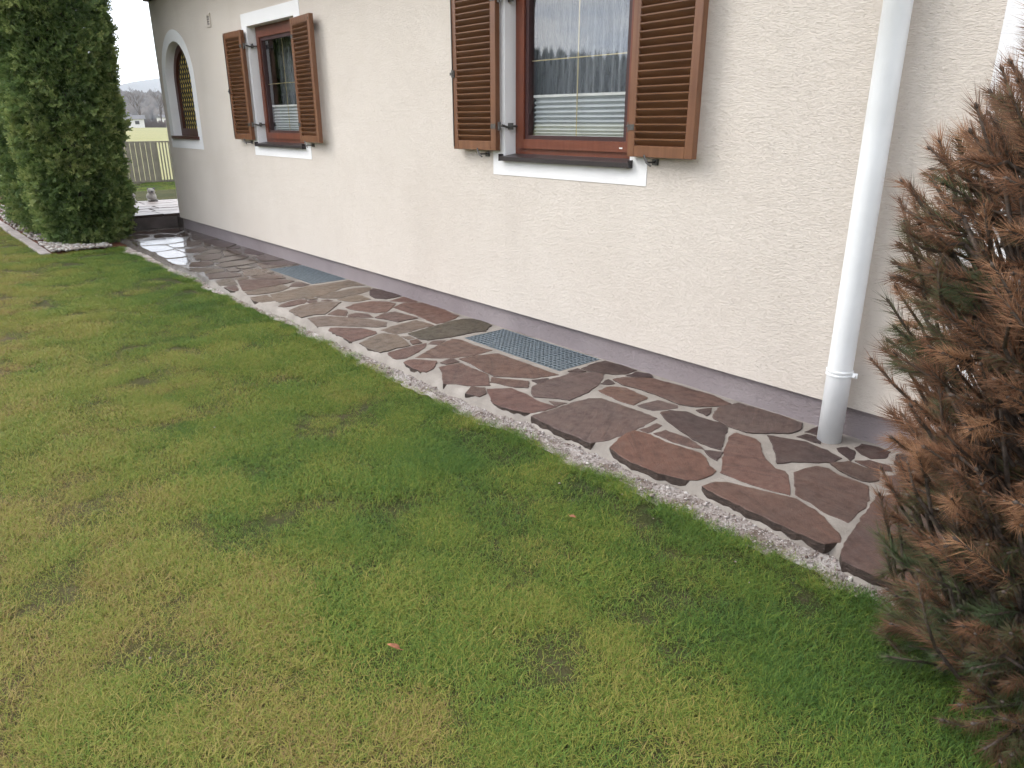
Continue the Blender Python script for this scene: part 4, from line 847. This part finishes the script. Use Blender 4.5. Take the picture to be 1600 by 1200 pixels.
def build_pine():
    wood_, twig = MB(), MB(); nb, nd, nl, nw, nt, nv = [], [], [], [], [], []; buds = MB(); r2 = random.Random(5)
    stems = []
    for i in range(7):
        a = i * 0.9 + 0.3; top = Vector((math.cos(a)*0.16, math.sin(a)*0.16, 1.1 + 0.6 * (i % 3 == 0) + r2.uniform(-.1, .2))); mid = Vector((math.cos(a)*0.13, math.sin(a)*0.13, 0.45)); pts = [Vector((0, 0, -0.03)), mid*0.5 + Vector((0, 0, .05)), mid, (mid+top)/2 + Vector((r2.uniform(-.04, .04), r2.uniform(-.04, .04), 0)), top]
        wood_.tube(pts, [0.03, 0.024, 0.019, 0.014, 0.006], 7); stems.append(pts)
    N = 2600; k = 0
    while k < N:
        z = r2.uniform(0.04, 2.26); a = r2.uniform(0, 2*math.pi); edge = r2.random() < 0.60; u = r2.uniform(0.80, 1.04) if edge else r2.uniform(0.35, 0.84)
        if r2.random() > (pine_r(z) + 0.12) / 0.68: continue
        lump = 1 + 0.22 * noise.noise(Vector((math.cos(a)*2.2, math.sin(a)*2.2, z*3.2))); rad = pine_r(z) * u * lump
        tip = Vector((math.cos(a)*rad, math.sin(a)*rad, z)); out = Vector((math.cos(a), math.sin(a), 0))
        # skip most of the side that is away from the lawn, nobody sees inside it
        L = r2.uniform(0.07, 0.20); d = (out * r2.uniform(0.6, 1.1) + Vector((0, 0, r2.uniform(0.05, 0.95))) + Vector((r2.uniform(-.4, .4), r2.uniform(-.4, .4), 0))).normalized()
        if z > 1.5: d = (d + Vector((0, 0, 0.8))).normalized()
        if z < 0.35: d = (d + Vector((0, 0, -0.25))).normalized()
        p0 = tip - d * L; root = Vector((out.x * rad * 0.25, out.y * rad * 0.25, max(0.05, z - rad * 0.75 - 0.05)))
        mid = (root + p0) / 2 + Vector((r2.uniform(-.04, .04), r2.uniform(-.04, .04), -0.03))
        if k % 3 == 0: wood_.tube([root, mid, p0], [0.009, 0.0065, 0.0045], 5, False)
        else: wood_.tube([p0 - (d + Vector((0, 0, .5)))*0.09, p0], [0.006, 0.0045], 5, False)
        bend = Vector((0, 0, r2.uniform(0.0, 0.03))); pm = (p0 + tip) / 2 - bend * 0.5; twig.tube([p0, pm, tip], [0.0046, 0.0040, 0.0030], 5)
        buds.add(*bud(tip, d, r2.uniform(0.004, 0.006), r2.uniform(0.012, 0.02)))
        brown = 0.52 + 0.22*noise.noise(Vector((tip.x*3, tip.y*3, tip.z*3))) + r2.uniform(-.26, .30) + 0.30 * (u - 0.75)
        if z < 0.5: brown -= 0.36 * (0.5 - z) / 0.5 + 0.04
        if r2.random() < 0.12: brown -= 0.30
        nn = r2.randint(95, 150) if edge else 95; ln = r2.uniform(0.042, 0.074); droop = r2.uniform(-0.022, 0.004)
        side = d.orthogonal().normalized(); side2 = d.cross(side)
        for i in range(nn):
            t = r2.random()**0.75; base = p0.lerp(tip, t) ; ph = i * 2.39996 + r2.uniform(-.3, .3); sp = r2.uniform(0.35, 1.25) * (1.0 - 0.45*t*t); dd = d + (side*math.cos(ph) + side2*math.sin(ph)) * sp
            nb.append(base[:]); nd.append(dd[:]); nl.append(ln * r2.uniform(0.75, 1.15)); nw.append(r2.uniform(0.00075, 0.0011)); nt.append(brown + r2.uniform(-.20, .20) - 0.05*(1-t)); nv.append((r2.uniform(-.004, .004), r2.uniform(-.004, .004), r2.uniform(-.006, .004) + droop))
        k += 1
    V, F, T = needle_mesh(np.array(nb), np.array(nd), np.array(nl), np.array(nw), np.clip(np.array(nt), 0.02, 1), np.array(nv))
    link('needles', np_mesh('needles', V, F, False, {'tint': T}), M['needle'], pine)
    wood_.build('branches', M['lichen_bark'], pine, True); twig.build('twigs', M['bark'], pine, True); buds.build('buds', M['lichen_bark'], pine, True)
def bud(p, d, r_, L):
    a = d.orthogonal().normalized(); b = d.cross(a); vs = [p + (a*math.cos(k*1.2566) + b*math.sin(k*1.2566))*r_*0.7 for k in range(5)] + [p + d*L*.4 + (a*math.cos(k*1.2566) + b*math.sin(k*1.2566))*r_ for k in range(5)] + [p + d*L]
    return vs, [(k, (k+1) % 5, 5+(k+1) % 5, 5+k) for k in range(5)] + [(5+k, 5+(k+1) % 5, 10) for k in range(5)]
build_pine()
# ================================================================== grass blades on the lawn (uncountable): geometry-node instances of small tufts
def tuft(seed, n, rad, hmin, hmax):
    r_ = np.random.default_rng(seed); ang = r_.uniform(0, 2*np.pi, n); q_ = rad*np.sqrt(r_.uniform(0, 1, n)); bx, by = q_*np.cos(ang), q_*np.sin(ang)
    h = r_.uniform(hmin, hmax, n); yaw = r_.uniform(0, 2*np.pi, n); lean = r_.uniform(0.3, 2.0, n)*h; w = r_.uniform(0.00055, 0.0011, n)
    dx_, dy_ = np.cos(yaw), np.sin(yaw); sx, sy = -dy_*w, dx_*w; V = np.zeros((n, 7, 3)); up = np.zeros((n, 7))
    for k, t in enumerate((0, 0.4, 0.75)):
        cx, cy, cz = bx + dx_*lean*t**1.8, by + dy_*lean*t**1.8, h*(t - 0.25*t*t*lean/np.maximum(h, 1e-4)*0.6); ww = 1 - 0.35*t
        V[:, 2*k] = np.stack([cx - sx*ww, cy - sy*ww, cz], 1); V[:, 2*k+1] = np.stack([cx + sx*ww, cy + sy*ww, cz], 1); up[:, 2*k:2*k+2] = t
    V[:, 6] = np.stack([bx + dx_*lean, by + dy_*lean, h*(1 - 0.15*lean/np.maximum(h, 1e-4))], 1); up[:, 6] = 1
    f = np.array([(0, 1, 3), (0, 3, 2), (2, 3, 5), (2, 5, 4), (4, 5, 6)]); F = (f[None] + (np.arange(n)*7)[:, None, None]).reshape(-1, 3)
    me = np_mesh('grass_tuft', V.reshape(-1, 3), F, True, {'tint': np.repeat(r_.beta(2, 2, n), 7), 'up': up.ravel()}); me.materials.append(M['blades']); return me
tufts = bpy.data.collections.new('tufts'); tufts_small = bpy.data.collections.new('tufts_small')
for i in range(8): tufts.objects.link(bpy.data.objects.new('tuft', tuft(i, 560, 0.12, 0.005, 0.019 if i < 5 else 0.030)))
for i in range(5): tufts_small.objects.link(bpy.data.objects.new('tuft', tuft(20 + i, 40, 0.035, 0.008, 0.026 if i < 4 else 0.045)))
def on_lawn(x, y):
    if x > lawn_edge(min(max(y, PATH_Y0), 11)) - 0.005 and y < 10.72: return False
    if BX0 - 0.11 < x < 9 and 10.715 < y < 14.2: return False
    if BX0 - 0.11 < x < 2.8 and y > 10.715: return False
    return True
def zone(x0, x1, y0, y1, dens, cond):
    n = int((x1-x0)*(y1-y0)*dens); X = rng.uniform(x0, x1, n); Y = rng.uniform(y0, y1, n); return [(x, y) for x, y in zip(X, Y) if cond(x, y) and on_lawn(x, y)]
YAW = R(40.55)
def view(x, y, m=0.15):
    f = x*math.sin(YAW) + y*math.cos(YAW); r_ = x*math.cos(YAW) - y*math.sin(YAW); return f > 0.3 and abs(r_) < f*0.78 + m + 0.25
EDGE_TAB_Y = np.arange(PATH_Y0, 11.2, 0.02); EDGE_TAB = np.array([lawn_edge(y) for y in EDGE_TAB_Y])
def near_edge(x, y):
    if y < 10.8 and x > np.interp(y, EDGE_TAB_Y, EDGE_TAB) - 0.13: return True
    return BX0 - 0.26 < x and y > 10.45
def grass_object(pts, coll, small):
    pa = np.array(pts); den = np.array([noise.noise(Vector((x*2.6, y*2.6, 4.0))) + 0.6*noise.noise(Vector((x*7, y*7, 9.0))) for x, y in pts])
    sc = np.array([1.0 + 0.30*noise.noise(Vector((x*1.3, y*1.3, 2.0))) + 0.40*noise.noise(Vector((x*5, y*5, 7.0))) for x, y in pts]); pt = np.array([patch(x, y) for x, y in pts])
    keep = (den > -0.46) | (rng.uniform(0, 1, len(pa)) < 0.2); pa, sc, pt = pa[keep], sc[keep], pt[keep]
    gz = np.array([lawn_z(x, y) for x, y in pa]); gm = bpy.data.meshes.new('grass'); gm.vertices.add(len(pa)); gm.vertices.foreach_set('co', np.column_stack([pa, gz]).astype(np.float32).ravel())
    for nm, d in (('size', sc), ('turn', rng.uniform(0, 6.283, len(pa))), ('patch', pt)): at = gm.attributes.new(nm, 'FLOAT', 'POINT'); at.data.foreach_set('value', d.astype(np.float32))
    grass = link('grass', gm)
    ng = bpy.data.node_groups.new('grass_scatter', 'GeometryNodeTree'); ng.interface.new_socket('Geometry', in_out='INPUT', socket_type='NodeSocketGeometry'); ng.interface.new_socket('Geometry', in_out='OUTPUT', socket_type='NodeSocketGeometry')
    gi, go = ng.nodes.new('NodeGroupInput'), ng.nodes.new('NodeGroupOutput'); ip = ng.nodes.new('GeometryNodeInstanceOnPoints'); ci = ng.nodes.new('GeometryNodeCollectionInfo'); ci.inputs['Collection'].default_value = coll; ci.inputs['Separate Children'].default_value = True; ci.inputs['Reset Children'].default_value = True
    def named(nm):
        a = ng.nodes.new('GeometryNodeInputNamedAttribute'); a.data_type = 'FLOAT'; a.inputs['Name'].default_value = nm; return a.outputs['Attribute']
    cx_ = ng.nodes.new('ShaderNodeCombineXYZ'); L_ = ng.links.new; L_(named('turn'), cx_.inputs['Z'])
    L_(gi.outputs[0], ip.inputs['Points']); L_(ci.outputs[0], ip.inputs['Instance']); ip.inputs['Pick Instance'].default_value = True; L_(cx_.outputs[0], ip.inputs['Rotation']); L_(named('size'), ip.inputs['Scale']); L_(ip.outputs[0], go.inputs[0])
    grass.modifiers.new('scatter', 'NODES').node_group = ng; return grass
big = lambda x, y: view(x, y) and not near_edge(x, y)
pts = zone(-1.8, 2.4, 0.0, 6.5, 150, lambda x, y: big(x, y) and x*x + y*y < 30); pts += zone(-1.8, 2.4, 0.0, 12.0, 100, lambda x, y: big(x, y) and 30 <= x*x + y*y < 90)
pts += zone(-3.0, 2.4, 4.0, 18.0, 70, lambda x, y: big(x, y) and 90 <= x*x + y*y); pts += zone(2.8, 9.0, 14.3, 22.0, 40, lambda x, y: view(x, y))
tag(grass_object(pts, tufts, False), 'short winter lawn grass, green with yellow patches', 'grass', kind='stuff')
pts2 = zone(1.8, 2.5, -0.2, 10.8, 1500, lambda x, y: near_edge(x, y) and view(x, y)); pts2 += zone(1.2, 2.5, 10.4, 10.75, 700, lambda x, y: near_edge(x, y)); pts2 += zone(1.3, 1.6, 10.6, 16.0, 500, lambda x, y: near_edge(x, y))
tag(grass_object(pts2, tufts_small, True), 'ragged grass fringe growing along the path and bed edges', 'grass', kind='stuff')
pa = pts
print('tufts', len(pa))
n = 18; X = np.concatenate([rng.uniform(0.2, 2.2, 6), rng.uniform(2.1, 2.34, 12)]); Y = rng.uniform(0.9, 7.0, n)
tag(pebbles('stray_pebbles', np.stack([X, Y, np.array([lawn_z(x, y) for x, y in zip(X, Y)]) + 0.014], 1), rng.uniform(0.003, 0.007, n), M['pebble'], 0.7, rng.uniform(0.35, 0.9, n)), 'stray pale pebbles lying in the lawn', 'pebbles', kind='stuff')
# fallen leaves and pale pebbles lying in the lawn
LEAVES = [((0.935, 1.655), 'curled orange-brown leaf lying on the lawn in the foreground', 0.022), ((1.92, 1.86), 'dull brown leaf on the lawn near the path edge', 0.018)]
for (x, y), lab, s in LEAVES:
    pr = [(-1, 0), (-.55, .42), (0, .5), (.6, .32), (1.1, 0), (.6, -.32), (0, -.5), (-.55, -.42)]; m = MB(); top = [(a*s, b*s, 0.35*s*abs(b)*2 + 0.12*s*a*a) for a, b in pr]
    m.add(top + [(a, b, c - 0.0008) for a, b, c in top] + [(0, 0, 0), (0, 0, -0.0008)], [(i, (i+1) % 8, 16) for i in range(8)] + [((i+1) % 8 + 8, i + 8, 17) for i in range(8)] + [(i, i+8, (i+1) % 8 + 8, (i+1) % 8) for i in range(8)]); m.tube([(-s*1.5, 0.1*s, 0.3*s), (-s, 0, 0.1*s), (s, 0, 0.12*s)], 0.0007, 4)
    o = tag(m.build('fallen_leaf', M['dead_leaf'], None, True, (x, y, LAWN_Z + 0.034)), lab, 'leaf', 'fallen leaves on the lawn'); o.rotation_euler = (0.15, -0.2, x*9)
# ================================================================== stone animals and weed at the terrace edge
def figure(name, x, y, s, rz, lab, dark):
    t = tag(empty(name, (x, y, TZ + 0.001), rz), lab, 'statue', 'stone animal figures on the terrace'); V = []
    def blob(cx, cy, cz, rx, ry, rz_, mat, nm, parent):
        m = MB(); pr = [(max(0.02, math.sin(math.pi*i/10)), -math.cos(math.pi*i/10)) for i in range(11)]; m.lathe([(r_*rx, z*rz_) for r_, z in pr], (0, 0, 0), 14, 1.0, ry/rx)
        me = m.mesh(nm, True)
        for v in me.vertices: v.co += v.co.normalized() * 0.012*s*noise.noise(v.co*14/s)
        return link(nm, me, mat, parent, (cx, cy, cz))
    blob(0, 0, 0.095*s, 0.105*s, 0.10*s, 0.105*s, M['statue'], 'body', t); h = blob(0, -0.035*s, 0.215*s, 0.078*s, 0.07*s, 0.065*s, M['statue'], 'head', t)
    for e in (-1, 1): blob(e*0.058*s, 0.01*s, 0.045*s, 0.026*s, 0.016*s, 0.028*s, M['statue_dark'] if dark else M['statue'], 'ear', h); blob(e*0.07*s, -0.075*s, 0.03*s, 0.035*s, 0.045*s, 0.03*s, M['statue'], 'paw', t)
    blob(0.0, -0.062*s, -0.012*s, 0.03*s, 0.03*s, 0.024*s, M['statue_dark'] if dark else M['statue'], 'muzzle', h)
figure('stone_figure', 3.76, 14.0, 0.80, -0.1, 'squat grey stone animal figure with round ears on terrace', True); figure('stone_figure', 3.43, 13.95, 0.55, 0.9, 'smaller pale stone figure half hidden behind the nearest thuja', False)
m = MB()
for i in range(60):
    a = rnd.uniform(0, 6.28); L = rnd.uniform(0.05, 0.11); c_ = Vector((rnd.uniform(-.16, .16), rnd.uniform(-.04, .04), 0)); d_ = Vector((math.cos(a)*0.6, math.sin(a)*0.6, 1)).normalized(); s_ = d_.orthogonal().normalized()*0.007; m.add([c_ - s_, c_ + s_, c_ + d_*L*.6 + s_*1.3, c_ + d_*L, c_ + d_*L*.6 - s_*1.3], [(0, 1, 2), (0, 2, 4), (4, 2, 3)])
me = m.mesh('weed_tuft'); at = me.attributes.new('tint', 'FLOAT', 'POINT'); at.data.foreach_set('value', rng.uniform(0.2, 0.8, len(me.vertices)).astype(np.float32)); tag(link('weed_tuft', me, M['thuja'], None, (4.12, 14.18, LAWN_Z + 0.16)), 'low green weed tuft at the far terrace edge', 'plant')
add_patch(sheet('lawn', 2.8, 14, 14.13, 22.4, 40, 30, lambda x, y: LAWN_Z + 0.23*max(0, 1 - (y - 14.13)/5.5) + 0.008*fbm(x, y, 0, 1), M['lawn']))
# ------------------------------------------------------------------ boundary fence
FY = 21.9; fence = tag(empty('garden_fence', (5.6, FY, LAWN_Z)), 'taupe vertical board fence between the lawn and the meadow', 'fence'); fb = fence.location
def fpart(nm, a, b): MB().box((a[0]-fb.x, a[1]-fb.y, a[2]-fb.z), (b[0]-fb.x, b[1]-fb.y, b[2]-fb.z)).build(nm, M['fence'], fence)
bz0, bz1 = LAWN_Z + 0.03, 0.985
x = 1.2
while x < 6.16: fpart('board', (x, FY, bz0), (x + 0.112, FY + 0.02, bz1)); x += 0.128
while x < 8.4: fpart('bar', (x, FY, bz0), (x + 0.03, FY + 0.02, bz1)); x += 0.079
for z in (bz0, bz1): fpart('rail', (1.1, FY + 0.021, z - 0.01), (8.4, FY + 0.05, z + 0.025))
for x in (1.1, 3.6, 6.17, 8.36): fpart('post', (x, FY + 0.051, -0.2), (x + 0.03, FY + 0.08, 0.97))
# ================================================================== far side of the meadow
def bare_tree(x, y, h, seed, lab, nm='bare_tree', zg=-0.11):
    r_ = random.Random(seed); t = tag(empty(nm, (x, y, zg)), lab, 'tree', 'bare trees across the meadow'); tr, cr_ = MB(), MB()
    def grow(mb, p, d, L, rad, lev):
        pts = [p]; rads = [rad]
        for i in range(3): d = (d + Vector((r_.uniform(-.16, .16), r_.uniform(-.16, .16), r_.uniform(-.04, .14)))).normalized(); p = p + d*L/3; pts.append(p); rads.append(rad*(1 - 0.22*(i+1)))
        mb.tube(pts, rads, 5 if lev < 2 else 3, False)
        if lev >= 5: return
        for i in range(2 if lev > 3 else 3):
            q_ = pts[r_.choice((2, 3))] if i else pts[3]; a = r_.uniform(0, 6.28); s_ = d.orthogonal().normalized(); s2 = d.cross(s_); sp = r_.uniform(0.35, 0.75); grow(cr_ if lev > 0 or i else mb, q_, (d + (s_*math.cos(a) + s2*math.sin(a))*sp + Vector((0, 0, .12))).normalized(), L*r_.uniform(0.62, 0.80), max(0.035, rad*0.58), lev + 1)
    grow(tr, Vector((0, 0, 0)), Vector((0, 0, 1)), h*0.30, h*0.030, 0); tr.build('trunk', M['bare'], t); cr_.build('crown', M['bare'], t)
def at_px(u, dist): # a direction across the meadow, u degrees right of the wall line
    return dist*math.sin(R(u)), dist*math.cos(R(u))
for i, (u, dist, h, lab) in enumerate([(15.25, 262, 11.5, 'bare tree standing alone beside the white shed'), (16.35, 255, 12.5, 'taller bare tree of the pair nearest the house corner'), (16.9, 258, 11.5, 'shorter bare tree of the pair, touching the house corner'), (13.95, 300, 10, 'hazy bare tree right of the thuja edge')]):
    x, y = at_px(u, dist); bare_tree(x, y, h, 40 + i, lab)
def bush(x, y, w, h, seed, lab):
    r_ = random.Random(seed); m = MB(); t = tag(empty('leafless_shrub', (x, y, -0.11)), lab, 'shrub', 'leafless shrubs across the meadow')
    for i in range(420):
        a = r_.uniform(0, 6.28); q_ = math.sqrt(r_.random()); b = Vector((math.cos(a)*q_*w*.45, math.sin(a)*q_*w*.45, 0)); L = h*math.sqrt(max(0.05, 1 - q_*q_*.8))*r_.uniform(.6, 1.05); d = Vector((b.x*.5/w + r_.uniform(-.3, .3), b.y*.5/w + r_.uniform(-.3, .3), 1)).normalized(); m.tube([b, b + d*L*.5, b + d*L + Vector((r_.uniform(-.2, .2), r_.uniform(-.2, .2), 0))], [0.05, 0.04, 0.02], 3, False)
    m.build('twigs', M['shrub'], t)
for i, (u, dist, w, h, lab) in enumerate([(15.75, 250, 7, 2.6, 'leafless shrub between the lone tree and the pair of trees'), (16.7, 249, 6, 2.4, 'leafless shrub at the foot of the tree pair'), (17.4, 251, 6, 2.6, 'leafless shrub partly behind the house corner'), (13.6, 250, 5, 2.3, 'leafless shrub left of the white shed'), (15.1, 256, 3.5, 2.0, 'small leafless shrub right against the white shed')]):
    x, y = at_px(u, dist); bush(x, y, w, h, 70 + i, lab)
def shed(u, dist, w, h, lab, rot):
    x, y = at_px(u, dist); t = tag(empty('farm_shed', (x, y, -0.11), rot), lab, 'shed', 'sheds across the meadow'); MB().box((-w/2, -2.4, 0), (w/2, 2.4, h)).build('wall', M['far_white'], t)
    m = MB(); e = 0.4; m.add([(-w/2-e, -2.4-e, h), (w/2+e, -2.4-e, h), (w/2+e, 2.4+e, h), (-w/2-e, 2.4+e, h), (-w/2-e, 0, h+1.1), (w/2+e, 0, h+1.1)], [(0, 1, 5, 4), (2, 3, 4, 5), (0, 4, 3), (1, 2, 5), (0, 3, 2, 1)]); m.build('roof', M['far_roof'], t)
    for xx, nm, z0, z1 in ((-w*.22, 'door', 0.02, 1.9), (w*.22, 'window', 0.9, 1.8)): MB().box((xx - .55, -2.46, z0), (xx + .55, -2.38, z1)).build(nm, M['far_dark'], t)
shed(14.55, 248, 6.5, 2.3, 'low white shed with dark roof across the meadow', -0.25); shed(13.75, 300, 9, 3.0, 'farther white building behind the shed, beside the thuja', 0.2); shed(17.0, 320, 9, 3.0, 'white building behind the pair of bare trees', 0.1)
# ------------------------------------------------------------------ wooded hills around the valley and a far mountain
def ridge(name, dist, hf, az0, az1, n, depth, mat):
    V, F = [], []
    for i in range(n + 1):
        a = R(az0 + (az1 - az0)*i/n); h = hf(math.degrees(a)); s, c = math.sin(a), math.cos(a)
        for k, (dd, hh) in enumerate(((0, -2), (0.3, 0.45), (0.62, 0.85), (1.0, 1.0), (1.6, 0.55), (2.2, -0.05))): r_ = dist + depth*dd; V.append((s*r_, c*r_, h*hh + h*0.10*noise.noise(Vector((i*0.25, k*1.7, dist*.01)))*(k > 0)))
    F = [(i*6+k, (i+1)*6+k, (i+1)*6+k+1, i*6+k+1) for i in range(n) for k in range(5)]; return tag(link(name, np_mesh(name, V, F, True), mat), kind='structure')
def hill_h(a):
    a = (a + 180) % 360 - 180; base = 74 + 16*math.sin(R(a*2.3 + 40)) + 8*math.sin(R(a*7)) ; vis = 1/(1 + math.exp(-(a - 9.0)/1.1)); low = 1/(1 + math.exp(-(a - 95)/8)); return base*(1 - vis*(1 - low)*0.80)*(1 if a < 150 else 1)
hills = ridge('hills', 620, hill_h, -180, 180, 240, 260, M['forest'])
# conifers on the hills, one far wood
n = 15000; A = rng.uniform(24, 368, n); A = np.where(A > 180, A - 360, A); K = rng.uniform(0, 1, n); V = []; F = []
cone = np.array([(0, 0, 1.0)] + [(0.24*math.cos(k*1.0472), 0.24*math.sin(k*1.0472), 0.0) for k in range(6)]); cf = np.array([(0, 1+k, 1+(k+1) % 6) for k in range(6)])
dd = np.interp(K, [0, 1], [0.02, 1.12]); HH = np.array([hill_h(a) for a in A]); zz = HH*np.interp(dd, [0, .3, .62, 1.0, 1.6], [-.02, .45, .85, 1.0, .55]); rr_ = 620 + 260*dd; hs = rng.uniform(9, 17, n)
P = np.stack([np.sin(np.radians(A))*rr_, np.cos(np.radians(A))*rr_, zz - 2.5], 1); V = (cone[None]*hs[:, None, None]*np.array([1, 1, 1])[None, None] + P[:, None]).reshape(-1, 3); F = (cf[None] + (np.arange(n)*7)[:, None, None]).reshape(-1, 3)
nb_ = 1500; Ab = rng.uniform(7, 25, nb_); db = rng.uniform(0.0, 1.1, nb_); Hb = np.array([hill_h(a) for a in Ab]); zb = Hb*np.interp(db, [0, .3, .62, 1.0, 1.6], [-.02, .45, .85, 1.0, .55]); rb = 620 + 260*db
Pb = np.stack([np.sin(np.radians(Ab))*rb, np.cos(np.radians(Ab))*rb, zb + 3], 1); vb = ICO_V[None]*(1 + rng.uniform(-.3, .3, (nb_, len(ICO_V))))[..., None]*np.stack([rng.uniform(3, 5.5, nb_), rng.uniform(3, 5.5, nb_), rng.uniform(4.5, 8, nb_)], 1)[:, None] + Pb[:, None]
tag(link('bare_wood', np_mesh('bare_wood', vb.reshape(-1, 3), (ICO_F[None] + (np.arange(nb_)*len(ICO_V))[:, None, None]).reshape(-1, 3)), M['brown_forest']), 'far leafless wood on the slope beyond the meadow', 'forest', kind='stuff')
tag(link('hill_forest', np_mesh('hill_forest', V, F), M['forest']), 'far dark conifer wood covering the valley hills', 'forest', kind='stuff')
ridge('mountain', 1700, lambda a: 62*math.exp(-((a - 17.5)/5.5)**2) + 75*math.exp(-((a + 60)/40)**2) + 30, -120, 60, 120, 220, M['rock'])
# valley air
tag(MB().box((-2400, -2400, -1.5), (2400, 2400, 190)).build('haze', None), kind='stuff')
hz = bpy.data.objects['haze']; hm = bpy.data.materials.new('valley_haze'); hm.use_nodes = True; ht_ = hm.node_tree; ht_.nodes.clear(); ho = ht_.nodes.new('ShaderNodeOutputMaterial'); hv = ht_.nodes.new('ShaderNodeVolumePrincipled'); hv.inputs['Color'].default_value = (0.80, 0.89, 1.0, 1); hv.inputs['Density'].default_value = 0.00026; hv.inputs['Density Attribute'].default_value = ''; hv.inputs['Anisotropy'].default_value = 0.2; ht_.links.new(hv.outputs[0], ho.inputs['Volume']); hz.data.materials.append(hm)
